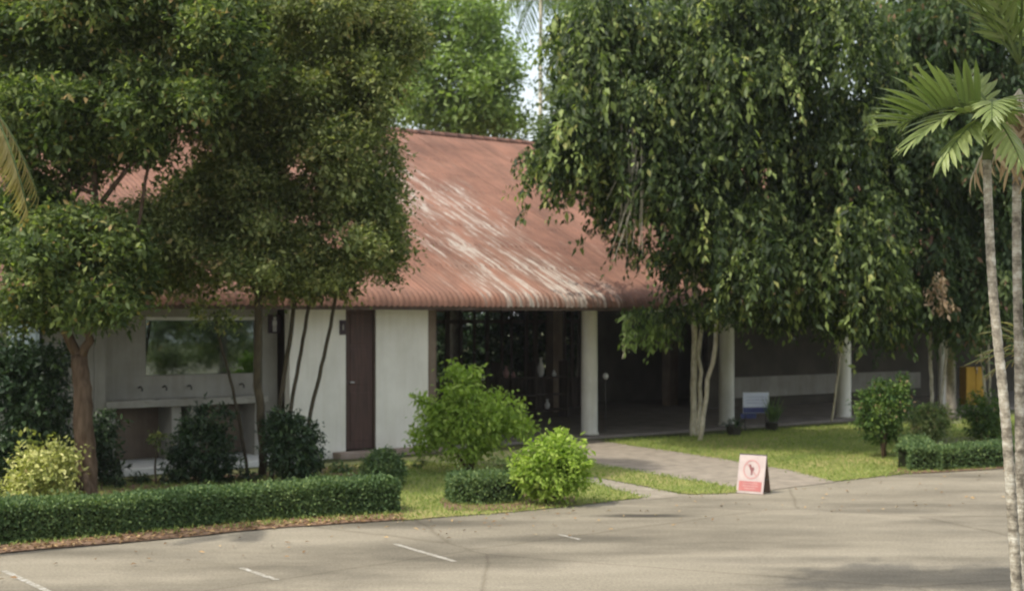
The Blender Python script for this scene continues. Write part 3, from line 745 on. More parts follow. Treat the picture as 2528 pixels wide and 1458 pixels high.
# trees standing right of the frame (the mirror shows them; one shades the corner of the lot)
def near_tree(base, c, blobs, n, label, seed):
    b0 = Vector(base); top = Vector(c)
    tree('broadleaf_tree', b0, label, 'tree', 'bark_grey', [b0, b0.lerp(top,.5), top], .16, .1, auto_limbs(top, blobs, .12, 8, seed), blobs, n, 'leaf_left', leaf=.12, per=24, csize=.3, shell=.4, seed=seed, lump=7)
near_tree((7.5,10.5,0), (6.6,10.6,4.6), [((5.2,11.0,7.4),(1.8,1.1,.9)),((2.6,11.3,7.3),(1.6,.8,.6)),((7.2,10.4,6.6),(1.6,1.6,1.4)),((.6,11.35,7.3),(1.5,.5,.4)),((-.5,11.0,7.4),(.8,.35,.3))], 26000, 'tree right of the frame, reaching over the lot corner', 91)
near_tree((14,15,0), (14,15,2.4), [((14,15,3.6),(2.4,2.4,2.6)),((13,13.5,1.9),(1.6,1.6,1.5)),((16.5,15,2.2),(2.2,2.2,2.2)),((11.5,12.5,1.5),(1.2,1.2,1.2))], 26000, 'tree across the lot to the right, mirrored in the washroom mirror', 92)
near_tree((15,10.5,0), (15,10.5,2.6), [((15,10.5,3.6),(2.4,2.4,2.8)),((13.5,9.5,1.9),(1.7,1.7,1.6)),((17,8,3.0),(2.4,2.4,3.0)),((19,12,3.2),(2.6,2.6,3.2))], 26000, 'second tree across the lot to the right, nearer the photographer', 93)

# ================================================================== PALMS
def leaflet_mesh(L, W, droop, name, V, mat, nseg=4):
    """folded pinnate leaflet lying along +x, mid rib raised"""
    vs = []; fs = []
    for i in range(nseg+1):
        t = i/nseg; w_ = W * (math.sin(math.pi*min(1, .12 + t*.88))**.6) * (1 if t < 1 else .1)
        z = -droop*L*t*t; vs += [(L*t, -w_/2, z-.2*w_), (L*t, 0, z), (L*t, w_/2, z-.2*w_)]
    for i in range(nseg):
        a = i*3; fs += [(a,a+3,a+4,a+1), (a+1,a+4,a+5,a+2)]
    me = bpy.data.meshes.new(name); me.from_pydata(vs, [], fs); me.update()
    at = me.attributes.new('v', 'FLOAT', 'POINT'); at.data.foreach_set('value', [V]*len(vs))
    me.materials.append(mat); return me
def frond(parent, origin, az, el, length, n, L, W, mat, droop=.9, ldroop=.3, seed=0, joined=False, vang=.5, stiff=0, rmat='stem_green', sway=0):
    rs = random.Random(seed); o0 = Vector(origin); h = Vector((math.cos(az), math.sin(az), 0)); side = Vector((-h.y, h.x, 0))
    def pt(t):
        return o0 + h*(length*(t*math.cos(el) )) + Vector((0,0,length*(t*math.sin(el) - droop*t*t*.75))) + side*(sway*t*t)
    pts = [pt(i/12) for i in range(13)]
    fr = MB().tube(pts, [.016*(1-.8*i/12)*(length/1.2)+.003 for i in range(13)], 6)
    f = fr.build('frond', M[rmat], parent, smooth=True)
    vs_mesh = [leaflet_mesh(L, W, ldroop, 'leaflet', rs.uniform(.15,.95), mat) for _ in range(4)]
    big = MB()
    for i in range(n):
        t = .16 + .84*(i//2 + .5*(i % 2)*.6)/(n/2); t = min(t, .995)
        sgn = 1 if i % 2 else -1
        p = pt(t); tg = (pt(min(1,t+.02)) - pt(t-.02)).normalized()
        sd = tg.cross(Vector((0,0,1))).normalized()*sgn; up = sd.cross(tg)*sgn*(1)
        if up.z < 0: up = -up
        spread = 1.15 - .75*t
        d = (sd*spread + tg*(.55+.6*t) + up*(vang*(1-.4*t)) + Vector((rs.uniform(-.12,.12), rs.uniform(-.12,.12), rs.uniform(-.12,.12)))).normalized()
        nrm = (up - d*up.dot(d)).normalized(); yv = nrm.cross(d)
        sc = (.55+.45*math.sin(math.pi*min(1,t*.9+.1)))*rs.uniform(.88,1.1)
        Mx = Matrix(((d.x*sc,yv.x*sc,nrm.x*sc,p.x),(d.y*sc,yv.y*sc,nrm.y*sc,p.y),(d.z*sc,yv.z*sc,nrm.z*sc,p.z),(0,0,0,1)))
        me = vs_mesh[rs.randrange(4)]
        if joined:
            big.add([Mx @ v.co for v in me.vertices], [tuple(q.vertices) for q in me.polygons])
        else:
            o = bpy.data.objects.new('leaflet', me); COL.objects.link(o); o.parent = f
            o.matrix_basis = Mx            # the frond's own world matrix is the identity
    if joined:
        o = big.build('leaflets', mat, f); o['kind'] = 'stuff'
        at = o.data.attributes.new('v', 'FLOAT', 'POINT'); at.data.foreach_set('value', [rs.uniform(.2,.9) if k % 15 == 0 else .5 for k in range(len(o.data.vertices))])
    return f
def ringed_trunk(pts, r0, r1, n=12, ring=.09):
    p, r = limb(pts, r0, r1, sub=10, wob=.0); out = []; rr = []
    L = sum((p[i+1]-p[i]).length for i in range(len(p)-1)); m = int(L/ring*2)
    cum = [0]
    for i in range(len(p)-1): cum.append(cum[-1]+(p[i+1]-p[i]).length)
    for k in range(m+1):
        d = L*k/m; i = max(j for j in range(len(cum)) if cum[j] <= d+1e-9); i = min(i, len(p)-2)
        t = (d-cum[i])/max(1e-6, cum[i+1]-cum[i]); out.append(p[i].lerp(p[i+1], t)); rr.append((r[i]*(1-t)+r[i+1]*t)*(1.06 if k % 2 else .97))
    return out, rr
def m_palmtrunk():
    m, nt, b = newmat('palm_trunk')
    v = coords(nt, scale=(1,1,1)); n = noise(nt, v, 7, 6, .7); n2 = noise(nt, coords(nt, scale=(1,1,7)), 4, 4, .6); n3 = noise(nt, v, 26, 4, .7)
    c = ramp(nt, n.outputs[0], [(.36, (.12,.105,.08)), (.50, (.32,.29,.225)), (.62, (.52,.50,.42))]).outputs[0]
    d = ramp(nt, n2.outputs[0], [(.35, (.6,.58,.55)), (.6, (1.1,1.1,1.1))]).outputs[0]
    c = mixc(nt, .8, c, d, 'MULTIPLY'); nt.links.new(c, b.inputs['Base Color']); b.inputs['Roughness'].default_value = .9
    bump(nt, b, n3.outputs[0], .7, .01); return m
M['palm_trunk'] = m_palmtrunk()

YP = 12.0
# palm A: leaning slim trunk, big fronds to the left
base = Vector(((2516-CX)*YP/F, YP, 0)); head = P(2436,395,YP)
pa = empty('slender_palm', base, 'slender palm with leaning mottled trunk and bright fan of leaflets, nearer the centre', 'palm tree', 'slender palms at the right edge')
p_, r_ = ringed_trunk([base, P(2506,1380,YP), P(2484,1050,YP), P(2450,700,YP), head], .052, .036); MB().tube(p_, r_, 12).build('trunk', M['palm_trunk'], pa, smooth=True)
MB().tube([head, head+Vector((.03,0,.2)), head+Vector((.05,0,.42))], [.042,.05,.03], 12).build('crown_shaft', M['stem_green'], pa, smooth=True)
hp = head + Vector((.05,0,.40))
spec = [(178, 24, .88, 34, .58, .068, .70, .22, 1.7), (196, 12, .85, 26, .40, .07, .75, .35, .5), (215, -12, .75, 24, .26, .055, .6, .5, .1), (150, 35, .95, 26, .3, .055, .8, .3, .4),
        (250, 30, .8, 24, .26, .05, .9, .4, .3), (60, 45, 1.0, 26, .3, .055, .9, .3, .3), (330, 20, .7, 24, .25, .05, .9, .4, .2), (110, 60, 1.05, 26, .34, .055, .8, .2, .4), (280, -30, .55, 18, .25, .055, .5, .5, .1)]
for i, (az, el, ln, n, L, W, dr_, ld, va) in enumerate(spec):
    frond(pa, hp, R(az), R(el), ln, n, L, W, M['palm_leaf'], droop=dr_, ldroop=ld, seed=60+i, vang=va)
# palm B: at the very edge, with dry hanging leaves
YB = 12.8
base = Vector(((2524-CX)*YB/F, YB, 0)); head = P(2512,235,YB)
pb = empty('slender_palm', base, 'slender palm cut by the right edge with dry tan leaves hanging from its crown', 'palm tree', 'slender palms at the right edge')
p_, r_ = ringed_trunk([base, P(2520,1300,YB), P(2516,900,YB), P(2510,600,YB), head], .05, .038); MB().tube(p_, r_, 12).build('trunk', M['palm_trunk'], pb, smooth=True)
hp2 = head + Vector((.02,0,.05))
for i, (az, el, ln) in enumerate(((200,-50,.7),(235,-60,.6),(265,-55,.7),(300,-60,.6),(180,-65,.5))):
    frond(pb, hp2, R(az), R(el), ln*1.25, 18, .34, .045, M['palm_dry'], droop=.3, ldroop=.5, seed=80+i, vang=-.2, rmat='bark_pale')
for i, (az, el, ln) in enumerate(((165,58,1.5),(140,66,1.4),(205,62,1.5),(185,75,1.3),(90,60,1.2),(20,50,1.2),(320,50,1.1),(255,70,1.2))):
    frond(pb, hp2+Vector((0,0,.25)), R(az), R(el), ln, 26, .42, .055, M['palm_leaf'], droop=.35, ldroop=.25, seed=90+i, vang=.2)
# low young palm with thin yellow green fronds between the trunks
YC = 13.6
base = Vector(((2560-CX)*YC/F, YC, 0)); pc = empty('young_palm', base, 'thin yellow green palm fronds reaching in low from the right edge', 'palm tree')
q = P(2560,880,YC); MB().tube([base, q], [.03,.02], 8).build('trunk', M['stem_green'], pc, smooth=True)
for i, (az, el, ln) in enumerate(((180,45,.75),(195,25,.7),(170,15,.7),(200,60,.7),(185,0,.55),(220,35,.6),(160,55,.7))):
    frond(pc, q, R(az), R(el), ln, 20, .2, .012, M['palm_yellow'], droop=.5, ldroop=.3, seed=110+i, vang=.1)
# palm off the left edge with one yellowing frond arching in
YL = 15.0
base = Vector(((-160-CX)*YL/F, YL, 0)); head = P(-145,300,YL)
pl = empty('yellowing_palm', base, 'yellow brown palm frond drooping into view at the left edge', 'palm tree')
p_, r_ = ringed_trunk([base, P(-165,900,YL), head], .09, .07); MB().tube(p_, r_, 12).build('trunk', M['palm_trunk'], pl, smooth=True)
frond(pl, head+Vector((0,0,.1)), R(-6), R(58), 1.9, 150, .36, .050, M['palm_yellow'], droop=1.9, ldroop=.6, seed=130, vang=-.1)
frond(pl, head+Vector((0,0,.1)), R(16), R(50), 1.6, 90, .34, .038, M['palm_yellow'], droop=1.8, ldroop=.6, seed=131, vang=-.1)
for i, az in enumerate((70, 130, 190, 250, 310)):
    frond(pl, head+Vector((0,0,.1)), R(az), R(50), 1.4, 40, .34, .034, M['palm_leaf'], droop=1.0, ldroop=.5, seed=132+i, vang=-.1, joined=True)
# coconut palm far off in the sky gap
YF = 62.0
base = Vector(((1330-CX)*YF/F, YF, 0)); head = P(1335,-5,YF)
pf = empty('coconut_palm', base, 'far coconut palm whose fronds hang in the gap of sky', 'palm tree')
MB().tube([base, P(1334,400,YF), head], [.14,.10,.08], 10).build('trunk', M['bark_pale'], pf, smooth=True)
for i in range(11):
    frond(pf, head, R(i*33+10), R(20+ (i % 3)*14), 3.6, 34, .95, .07, M['leaf_far'], droop=1.1, ldroop=.6, seed=140+i, vang=-.4, joined=True)

# ================================================================== slim stems
def stem(name, pts, r0, r1, label, mat, group, cat='tree', topb=None, n=500, lm='leaf_olive', cr=.35):
    t = empty(name, pts[0], label, cat, group)
    mb = MB(); add_limb(mb, pts, r0, r1, n=8, sub=5, wob=.008, seed=len(label)); mb.build('trunk', M[mat], t, smooth=True)
    e = Vector(pts[-1]); crown('crown', [(tuple(e), (cr, cr, cr*.9))], n, M[lm], t, leaf=.09, per=16, csize=.15, seed=len(label))
    return t
gL = 'slim dark stems before the washroom wall'
def yv(p): return G(*p).y
y_ = 22.3
stem('slim_tree', [G(668,1190), P(690,1010,y_), P(709,880,y_), P(728,740,y_), P(735,690,y_)], .044, .032, 'leftmost of three leaning dark stems rising behind the round dark shrub', 'bark_dark', gL)
stem('slim_tree', [G(700,1188), P(718,1010,y_+.2), P(742,870,y_+.2), P(766,735,y_+.2), P(775,690,y_)], .036, .026, 'middle one of three leaning dark stems rising behind the round dark shrub', 'bark_dark', gL)
stem('slim_tree', [G(735,1186), P(768,1010,y_+.1), P(800,880,y_+.1), P(824,760,y_+.1), P(836,690,y_)], .036, .026, 'rightmost, most slanted stem left of the brown door', 'bark_dark', gL)
stem('slim_tree', [G(612,1178), P(602,1110,22.9), P(575,960,22.8), P(545,850,22.7), P(528,770,22.6)], .03, .02, 'slim stem bent leftward in front of the long mirror', 'bark_dark', gL)
stem('slim_tree', [G(386,1200), P(384,1140,21.8), P(388,1078,21.8)], .02, .015, 'short dark sapling stake before the wash alcove', 'bark_dark', gL, n=24, cr=.05)
gR = 'slim pale stems at the right of the lawn'
yb = 30.5
stem('slim_tree', [G(2302,1082), P(2300,950,yb), P(2296,860,yb), P(2300,760,yb), P(2312,660,yb)], .045, .03, 'straight pale stem above the small variegated bush', 'bark_pale', gR, lm='leaf_right', n=700)
stem('slim_tree', [G(2318,1082), P(2325,980,yb), P(2335,880,yb), P(2338,800,yb)], .04, .028, 'pale stem leaning right beside the straight one', 'bark_pale', gR, lm='leaf_right', n=600)
stem('slim_tree', [G(2440,1072), P(2432,960,31), P(2420,860,31), P(2408,780,31), P(2400,700,31)], .035, .025, 'thin pale stem in front of the yellow cabinet', 'bark_pale', gR, lm='leaf_right')
stem('slim_tree', [G(2446,1072), P(2444,960,31), P(2440,850,31), P(2444,760,31), P(2450,700,31)], .03, .022, 'thin upright pale stem right of the yellow cabinet', 'bark_pale', gR, lm='leaf_right')
stem('slim_tree', [P(2052,1040,34.2)*1.0, P(2064,960,34.2), P(2078,850,34.2), P(2084,800,34)], .03, .025, 'pale pole leaning against the third round column', 'bark_pale', gR, lm='leaf_ficus', n=60, cr=.15)

# ================================================================== shrubs and hedges
def shrub(name, base, label, cat, rows, Y, n, lm, group=None, leaf=.07, stem_r=.03, cs=.12, per=18, ry=None, top=None, **k):
    t = empty(name, base, label, cat, group); bs = bl(rows, Y, ry=ry); rs = random.Random(len(label))
    c = Vector(bs[0][0]); mb = MB()
    for i in range(5):
        e = Vector(bs[i % len(bs)][0]) + Vector((rs.uniform(-.1,.1), rs.uniform(-.1,.1), rs.uniform(-.05,.1)))
        mb.tube([Vector(base)+Vector((rs.uniform(-.04,.04), rs.uniform(-.04,.04), -.02)), Vector(base).lerp(e,.55)+Vector((rs.uniform(-.04,.04),0,0)), e], [stem_r, stem_r*.7, stem_r*.3], 6)
    mb.build('stem', M['bark'], t, smooth=True)
    crown('foliage', bs, n, M[lm], t, leaf=leaf, per=per, csize=cs, seed=len(label)*7, flat=.04, **k)
    return t
y = 19.4
shrub('croton_bush', G(112,1250), 'round pale yellow croton bush behind the hedge at the far left', 'bush', [(112,1160,74,68),(78,1195,50,50),(135,1125,48,38),(130,1220,52,35)], y, 5200, 'leaf_croton', leaf=.075, shell=.5)
y = yv((490,1192))
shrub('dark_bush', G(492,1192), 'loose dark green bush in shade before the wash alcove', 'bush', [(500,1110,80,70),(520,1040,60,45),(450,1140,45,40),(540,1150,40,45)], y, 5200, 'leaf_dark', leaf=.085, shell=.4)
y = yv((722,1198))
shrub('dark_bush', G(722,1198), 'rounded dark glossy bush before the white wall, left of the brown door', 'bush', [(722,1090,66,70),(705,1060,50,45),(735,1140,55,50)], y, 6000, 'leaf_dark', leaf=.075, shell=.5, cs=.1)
y = 21.6
shrub('clipped_bush', G(946,1196), 'small dome shaped clipped bush at the end of the long hedge', 'bush', [(946,1148,50,38),(946,1168,50,34)], y, 11000, 'leaf_hedge', leaf=.045, shell=.6, cs=.05, per=12)
y = yv((1165,1166))
shrub('lime_bush', G(1160,1166), 'large loose bright green bush with a pointed top beside the colonnade', 'bush', [(1165,1040,95,70),(1140,960,45,50),(1225,1020,70,50),(1080,1040,50,55),(1150,1100,80,45),(1280,1060,40,28),(1045,1000,25,22),(1165,925,20,30),(1120,925,15,22),(1045,1080,28,35)], y, 9500, 'leaf_lime', leaf=.085, shell=.4, cs=.13)
y = yv((1358,1246))
shrub('lime_bush', G(1358,1246), 'smaller dense bright green bush at the kerb beside the low rounded hedge', 'bush', [(1365,1140,75,60),(1385,1105,50,35),(1340,1180,65,45),(1400,1175,45,45),(1300,1150,35,35)], y, 6500, 'leaf_lime', leaf=.085, shell=.4, cs=.11)
shrub('small_plant', G(1035,1158), 'tiny dark round plant on the grass near the white wall', 'plant', [(1035,1140,15,13)], yv((1035,1158)), 240, 'leaf_hedge', leaf=.04, cs=.04, stem_r=.008)
shrub('small_plant', G(1250,1174), 'pale sparse plant between the two bright green bushes', 'plant', [(1235,1145,28,24),(1270,1140,25,25)], yv((1250,1174)), 550, 'leaf_crotong', leaf=.06, cs=.08, stem_r=.01)
y = yv((2180,1130))
shrub('topiary_bush', G(2182,1132), 'tall egg shaped bush with a bare tapering base and a stray shoot on top', 'bush', [(2178,1010,66,54),(2190,975,48,38),(2178,1062,42,28),(2225,950,10,30)], y, 8000, 'leaf_topiary', leaf=.07, shell=.5, cs=.1)
y = yv((2295,1092))
shrub('croton_bush', G(2295,1094), 'low round variegated bush behind the right hedge', 'bush', [(2295,1042,48,42)], y, 4200, 'leaf_crotong', leaf=.07, shell=.5, cs=.1)
y = yv((2425,1086))
shrub('topiary_bush', G(2425,1088), 'round green bush behind the right hedge, beside the palm trunk', 'bush', [(2420,1010,50,42),(2435,1050,45,35)], y, 4200, 'leaf_topiary', leaf=.075, shell=.5, cs=.11)
y = 21.0
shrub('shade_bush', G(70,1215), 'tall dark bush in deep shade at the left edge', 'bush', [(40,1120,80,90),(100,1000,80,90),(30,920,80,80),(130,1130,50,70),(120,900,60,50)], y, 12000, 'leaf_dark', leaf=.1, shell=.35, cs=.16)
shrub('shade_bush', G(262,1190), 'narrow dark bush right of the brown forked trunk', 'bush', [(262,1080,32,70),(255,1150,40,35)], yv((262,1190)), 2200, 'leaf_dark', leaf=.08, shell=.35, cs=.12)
for i, px in enumerate((1085, 1165, 1250, 1335, 1425)):
    shrub('garden_shrub', G(px, 949), 'dark garden shrub behind the pavilion, ' + ['leftmost through the first bay', 'second from left through the first bay', 'middle one through the first bay', 'just left of the inner column', 'rightmost, behind the inner column'][i], 'bush',
          [(px,830,58,80),(px+20,890,52,55),(px-25,790,45,50)], 55, 3400, 'leaf_dark', group='shrubs behind the pavilion', leaf=.24, per=14, cs=.26, shell=.2, ry=.9)
# low strap leaved plants at platform foot
for i, (px, py) in enumerate(((280,1205),(345,1196),(420,1196),(610,1188),(840,1168))):
    shrub('small_plant', G(px,py), ['low dark tuft beside the forked trunk', 'low dark tuft before the left end of the white platform', 'low dark tuft under the loose dark bush', 'low tuft at the foot of the bent slim stem', 'low tuft on the grass below the brown door'][i], 'plant',
          [(px,py-12,22,10)], yv((px,py)), 260, 'leaf_dark' if i < 4 else 'leaf_hedge', leaf=.07, cs=.07, stem_r=.006)

def hedge(name, front, depth, hgt, n, label, seed, lm='leaf_hedge', group='clipped hedges along the parking lot', wob=.0):
    """front: world points along the hedge's front foot; depth: metres back"""
    rng = np.random.default_rng(seed)
    fr = np.array([[p.x, p.y] for p in front]); seg = np.diff(fr, axis=0); sl_ = np.linalg.norm(seg, axis=1); L = sl_.sum()
    t = empty(name, (fr[0,0], fr[0,1], 0), label, 'hedge', group)
    def along(u):
        d = u*L; cum = np.concatenate([[0], np.cumsum(sl_)]); i = np.clip(np.searchsorted(cum, d, side='right')-1, 0, len(seg)-1)
        f = (d-cum[i])/sl_[i]; p = fr[i] + seg[i]*f[:, None]; tg = seg[i]/sl_[i][:, None]; return p, np.column_stack([-tg[:,1], tg[:,0]])
    # faces: front, top, back, ends
    a = np.array([L*hgt, L*depth, L*hgt*.4, depth*hgt, depth*hgt]); a = a/a.sum(); fc = rng.choice(5, n, p=a)
    u = rng.random(n); v = rng.random(n); w_ = rng.random(n)
    u = np.where(fc == 3, 0.0, np.where(fc == 4, 1.0, u)); b = np.where(fc == 0, 0.0, np.where(fc == 2, 1.0, v)); z = np.where(fc == 1, 1.0, w_)
    p, nv = along(np.clip(u, 0, .99999))
    lump = (np.sin(u*L*3.1+seed)+np.sin(u*L*7.7+1.3*seed)+np.sin(u*L*1.3))*.012
    inset = np.abs(rng.normal(size=n))*.035
    bb = np.clip(b*depth, inset, depth-inset); zz = z*(hgt+lump) - (z > .9)*inset*.8 + rng.normal(size=n)*.012
    corner = .05*((z > .85) & ((b < .12) | (b > .88))); zz -= corner*rng.random(n)
    pos = np.column_stack([p + nv*bb[:, None] + rng.normal(size=(n,2))*.012, np.maximum(zz, .05)])
    nn_ = np.zeros((n,3)); nn_[:, :2] = np.where((fc == 0)[:, None], -nv, np.where((fc == 2)[:, None], nv, 0)); nn_[:, 2] = (fc == 1)*1.0
    D = rng.normal(size=(n,3))*.7 + nn_*.8; D[:,2] += .15
    N = rng.normal(size=(n,3))*.6 + nn_*.5; N[:,2] += .5
    V = rng.normal(.48,.2,n) + .1*np.sin(u*L*2.3+seed)
    V[rng.random(n) < .01] = 1
    sh = (rng.random(n) < .02) & (fc == 1); pos[sh, 2] += rng.uniform(.02,.09, sh.sum())
    Ls = rng.uniform(.03,.06,n)
    link('foliage', leaf_mesh('foliage', pos, D, N, Ls, Ls*.55, V), M[lm], t)
    # woody core
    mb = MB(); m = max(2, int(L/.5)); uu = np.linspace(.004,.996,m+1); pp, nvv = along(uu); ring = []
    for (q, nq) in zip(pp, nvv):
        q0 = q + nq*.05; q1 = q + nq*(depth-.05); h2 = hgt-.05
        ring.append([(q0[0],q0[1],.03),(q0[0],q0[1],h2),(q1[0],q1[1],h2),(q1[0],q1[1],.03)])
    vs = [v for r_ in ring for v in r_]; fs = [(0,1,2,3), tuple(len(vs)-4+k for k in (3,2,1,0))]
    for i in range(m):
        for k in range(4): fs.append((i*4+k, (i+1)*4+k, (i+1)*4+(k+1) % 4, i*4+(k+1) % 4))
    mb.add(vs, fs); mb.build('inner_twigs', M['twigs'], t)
    return t
hedge('clipped_hedge', [G(-260,1372), G(0,1347), G(330,1318), G(660,1286), G(985,1268)], .62, .45, 62000, 'long low clipped hedge running along the parking lot from the left edge', 3)
hedge('clipped_hedge', [G(1102,1232), G(1120,1246), G(1190,1249), G(1260,1244), G(1290,1232)], .5, .40, 11000, 'short curved clipped hedge between the grass gap and the kerb bush', 5)
hedge('clipped_hedge', [G(2214,1128), G(2246,1164), G(2360,1160), G(2540,1151), G(2760,1138)], .55, .42, 26000, 'clipped hedge on the right lawn, behind the palm trunks', 7)

# ================================================================== objects
# folding floor sign
M['sign_white'] = simple('sign_white', (.40,.33,.315), (.48,.41,.385), 7, .5, .3, 0)
M['sign_red'] = simple('sign_red', (.36,.12,.115), (.44,.17,.155), 9, .5, .3, 0)
M['sign_pink'] = simple('sign_pink', (.40,.23,.22), (.46,.29,.27), 9, .5, .3, 0)
M['sign_ink'] = simple('sign_ink', (.16,.06,.06), (.24,.10,.10), 9, .5, .3, 0)
M['sign_back'] = simple('sign_back', (.14,.10,.07), (.24,.17,.13), 5, .7, .2, 0)
c0 = G(1860,1216); af = empty('folding_sign', c0, 'folding white and red warning sign standing at the path entrance', 'sign', rz=R(-33))
lean = R(14.5); hh = .60; wd = .44
def panel(sign, parent=None):
    me = MB(); return me
def tilt(o, sgn):
    o.location = (0, 0, .005); 
    o.rotation_euler = (-sgn*lean, 0, 0) ; o.location = (0, (-1 if sgn > 0 else 1)*math.sin(lean)*hh + .0, .01)
fp = MB().box(-wd/2, wd/2, -.008, .008, 0, hh).build('front_panel', M['sign_white'], af, local=True); tilt(fp, 1)
MB().box(-wd/2+.035, wd/2-.035, -.013, -.009, .035, .185).build('red_panel', M['sign_red'], fp, local=True)
ring = MB()
for k in range(28):
    a0, a1 = k*2*math.pi/28, (k+1)*2*math.pi/28; 
    vv_ = [(r*math.cos(a), yy, .37+r*math.sin(a)*1.1) for yy in (-.0125,-.009) for (r,a) in ((.115,a0),(.115,a1),(.14,a1),(.14,a0))]
    ring.add(vv_, [(0,1,2,3),(7,6,5,4),(0,4,5,1),(2,6,7,3)])
ring.add([(-.09,-.0126,.45),(-.075,-.0126,.465),(.09,-.0126,.285),(.075,-.0126,.27)], [(0,3,2,1)])
ring.build('prohibition_ring', M['sign_pink'], fp, local=True)
MB().add([(-.05,-.0135,.44),(-.02,-.0135,.455),(.0,-.0135,.40),(.03,-.0135,.41),(.045,-.0135,.37),(.02,-.0135,.34),(.02,-.0135,.29),(-.005,-.0135,.28),(-.01,-.0135,.34),(-.03,-.0135,.38)], [tuple(range(10))[::-1]]).build('pictogram', M['sign_ink'], fp, local=True)
tx = MB()
for r_, (a, b_) in enumerate(((-.12,.12),(-.13,.13),(-.09,.09))):
    x = a
    while x < b_:
        w2 = rnd.uniform(.012,.022); tx.box(x, min(x+w2,b_), -.0145, -.0133, .145-r_*.04, .162-r_*.04); x += w2+.006
tx.build('lettering', M['sign_pink'], fp, local=True)['kind'] = 'stuff'
bp = MB().box(-wd/2, wd/2, -.008, .008, 0, hh).build('rear_panel', M['sign_back'], af, local=True); tilt(bp, -1)
MB().tube([(-wd/2-.004, 0, hh*math.cos(lean)+.01), (wd/2+.004, 0, hh*math.cos(lean)+.01)], .012, 8).build('hinge', M['darkmetal'], af, local=True)
for sx in (-1, 1): MB().box(sx*(wd/2-.01)-.006, sx*(wd/2-.01)+.006, -math.sin(lean)*hh*.62, math.sin(lean)*hh*.62, .21, .222).build('side_strap', M['darkmetal'], af, local=True)

# blue and white notice board by the second column
M['board_white'] = simple('board_white', (.70,.75,.92), (.80,.84,.97), 5, .5, .3, 0, (1,1,6))
M['board_blue'] = simple('board_blue', (.06,.07,.20), (.10,.12,.30), 5, .5, .3, 0)
c0 = G(1866,1062); yB = c0.y; nb = empty('notice_board', c0, 'blue and white notice board on thin legs beside the second round column', 'sign', rz=R(8))
k = yB/F; hw = 33*k; zt_, zb_ = CAMH-(968-HZ)*k, CAMH-(1019-HZ)*k
b1 = MB().box(-hw, hw, -.015, .015, zb_, zt_).build('board', M['board_white'], nb, local=True)
MB().box(-hw+.004, hw-.004, -.021, -.016, zb_+.01, zb_+.14).build('blue_band', M['board_blue'], b1, local=True)
tx = MB()
for r_ in range(3):
    x = -hw*.75
    while x < hw*.7: w2 = rnd.uniform(.02,.05); tx.box(x, x+w2, -.019, -.016, zt_-.12-r_*.07, zt_-.10-r_*.07); x += w2+.015
M['letter_blue'] = simple('letter_blue', (.38,.43,.62), (.46,.51,.68), 5, .5, .3, 0)
tx.build('lettering', M['letter_blue'], b1, local=True)['kind'] = 'stuff'
MB().box(-hw-.05, .02, .02, .05, zb_-.13, zb_-.005).build('lower_panel', M['board_blue'], nb, local=True)
for sx in (-1, 1): MB().tube([(sx*hw*.8,.03,zt_-.02),(sx*hw*.8,.03,.0)], .014, 8).build('leg', M['darkmetal'], nb, local=True)
# dark pot at the column foot
c0 = G(1812,1076); MBp = MB().lathe([(.11,0),(.15,.04),(.17,.22),(.19,.26),(.165,.26),(.15,.2)], (0,0,0), 18)
pt_ = empty('plant_pot', c0, 'black round pot at the foot of the second column', 'pot'); MBp.build('pot_body', M['darkmetal'], pt_, local=True, smooth=True)
crown('foliage', [(tuple(c0+Vector((0,0,.28))), (.16,.16,.08))], 160, M['leaf_dark'], pt_, leaf=.08, per=8, csize=.08, seed=5)
# potted plant right of the board
c0 = G(1906,1064); pp_ = empty('potted_plant', c0, 'potted plant with upright striped leaves right of the notice board', 'plant')
MB().lathe([(.09,0),(.13,.03),(.15,.2),(.165,.22),(.14,.22)], (0,0,0), 16).build('pot', M['darkmetal'], pp_, local=True, smooth=True)
rng = np.random.default_rng(4); n = 46
pos = np.array([c0.x, c0.y, .2]) + rng.normal(size=(n,3))*np.array([.05,.05,.02]); D = rng.normal(size=(n,3))*.35; D[:,2] = 1
link('leaf', leaf_mesh('leaf', pos, D, rng.normal(size=(n,3)), rng.uniform(.3,.75,n), rng.uniform(.03,.05,n), rng.uniform(.1,.9,n)), M['leaf_hedge'], pp_)
# yellow cabinet far right
M['yellow'] = simple('yellow_panel', (.42,.24,.02), (.55,.33,.04), 3, .6, .3, 0)
Yy = 41.5; k = Yy/F; c0 = Vector(((2400-CX)*k, Yy, 0)); yc = empty('yellow_cabinet', c0, 'yellow cabinet standing beyond the right end of the colonnade', 'cabinet', rz=R(10))
zt_ = CAMH-(905-HZ)*k; MB().box(-.31,.31,-.2,.2,.06,zt_).build('body', M['yellow'], yc, local=True, bevel=.01)
for sx in (-1,1): MB().box(.01*sx if sx > 0 else -.30, .30 if sx > 0 else -.01, -.218,-.202,.12,zt_-.05).build('cabinet_door', M['yellow'], yc, local=True)
MB().box(-.33,.33,-.22,.22,0,.058).build('plinth', M['darkmetal'], yc, local=True)
MB().tube([(.03,-.225,1.0),(.03,-.24,1.05),(.03,-.24,1.15),(.03,-.225,1.2)], .01, 6).build('handle', M['metal'], yc, local=True)

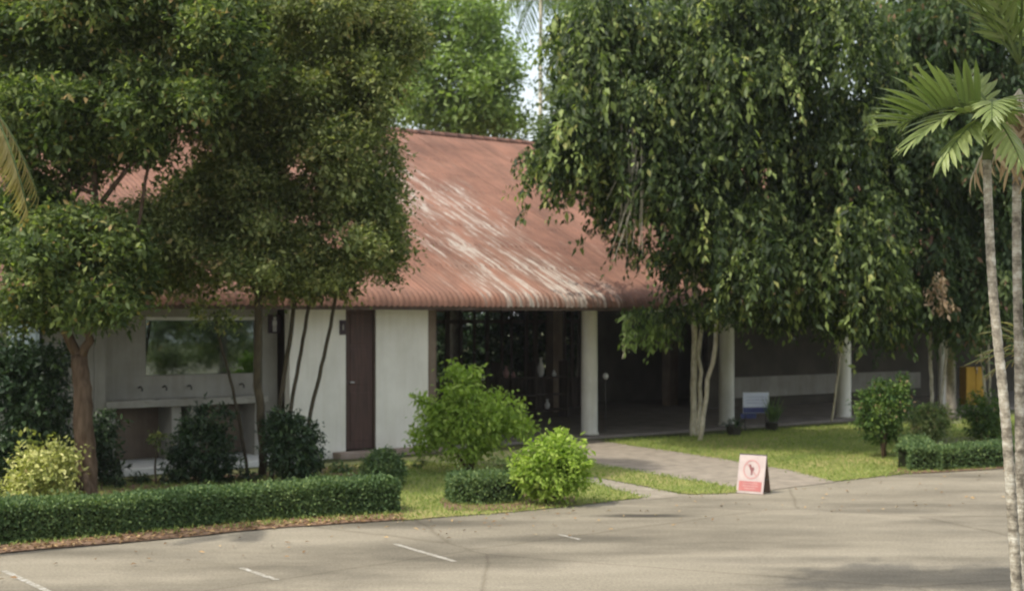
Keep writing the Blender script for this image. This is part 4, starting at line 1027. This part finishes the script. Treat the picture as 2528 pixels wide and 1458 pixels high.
# small pale made-up vases on an added shelf, for specks probably of daylight
def made_up_vase(px, py, Y, h, r, label, mat='white'):
    q = P(px, py, Y); t = empty('made_up_vase', (q.x, q.y, q.z-h/2), label, 'made_up_vase', 'made-up pale ornaments on the dark shelf')
    MB().lathe([(r*.5,0),(r*.9,h*.2),(r,h*.45),(r*.45,h*.75),(r*.35,h*.88),(r*.55,h)], (0,0,0), 14).build('body', M[mat], t, local=True, smooth=True)
    MB().lathe([(r*.58,0),(r*.6,.012),(r*.45,.014)], (0,0,h), 14).build('rim', M['wallgrey'], t, local=True)
shelf = empty('display_shelf', to_world(1.8, 4.6, .06), 'dark open shelf standing in the shade of the first bay', 'shelf', rz=UA)
for zz in (.20, .60, 1.06): B('shelf_board', -1.1, 1.2, -.18, .18, zz, zz+.035, 'slat', shelf)
for xx in (-1.1, .1, 1.16): 
    B('upright', xx, xx+.04, -.182, .182, 0, 1.5, 'slat', shelf)
for (sx, zz, h, r, lb) in ((-.74, 1.156, .30, .08, 'short tan made-up ornament for a daylight speck on the upper shelf, leftmost'), (-.50, 1.156, .15, .06, 'small white made-up ornament for a daylight speck, next to the tan one'), (.40, 1.156, .50, .09, 'tallest white made-up ornament for a daylight speck on the upper shelf'),  # invented vases where bright specks are probably sunlight through rear gaps
                           (.85, 1.156, .16, .06, 'small white made-up ornament for a daylight speck, right of the tallest one'), (.62, .296, .26, .07, 'pale made-up ornament for a daylight speck on the lowest board')):
    wp = to_world(1.8+sx, 4.6, 0); t = empty('made_up_vase', (wp.x, wp.y, zz), lb, 'made_up_vase', 'made-up pale ornaments on the dark shelf')
    MB().lathe([(r*.5,0),(r*.9,h*.2),(r,h*.45),(r*.45,h*.75),(r*.35,h*.88),(r*.55,h)], (0,0,0), 14).build('body', M['white' if 'tan' not in lb else 'sign_pink'], t, local=True, smooth=True)
# round white lamp on a dark post beside the first column
q = P(1495,928,31.6); t = empty('globe_lamp', (q.x, q.y, .06), 'small white globe lamp on a thin dark post right of the first column', 'lamp')
MB().tube([(0,0,0),(0,0,q.z-.10)], .014, 8).build('post', M['darkmetal'], t, local=True)
MB().lathe([(.015,-.075),(.05,-.055),(.075,0),(.05,.055),(.01,.075)], (0,0,q.z-.06), 16).build('globe', M['white'], t, local=True, smooth=True)
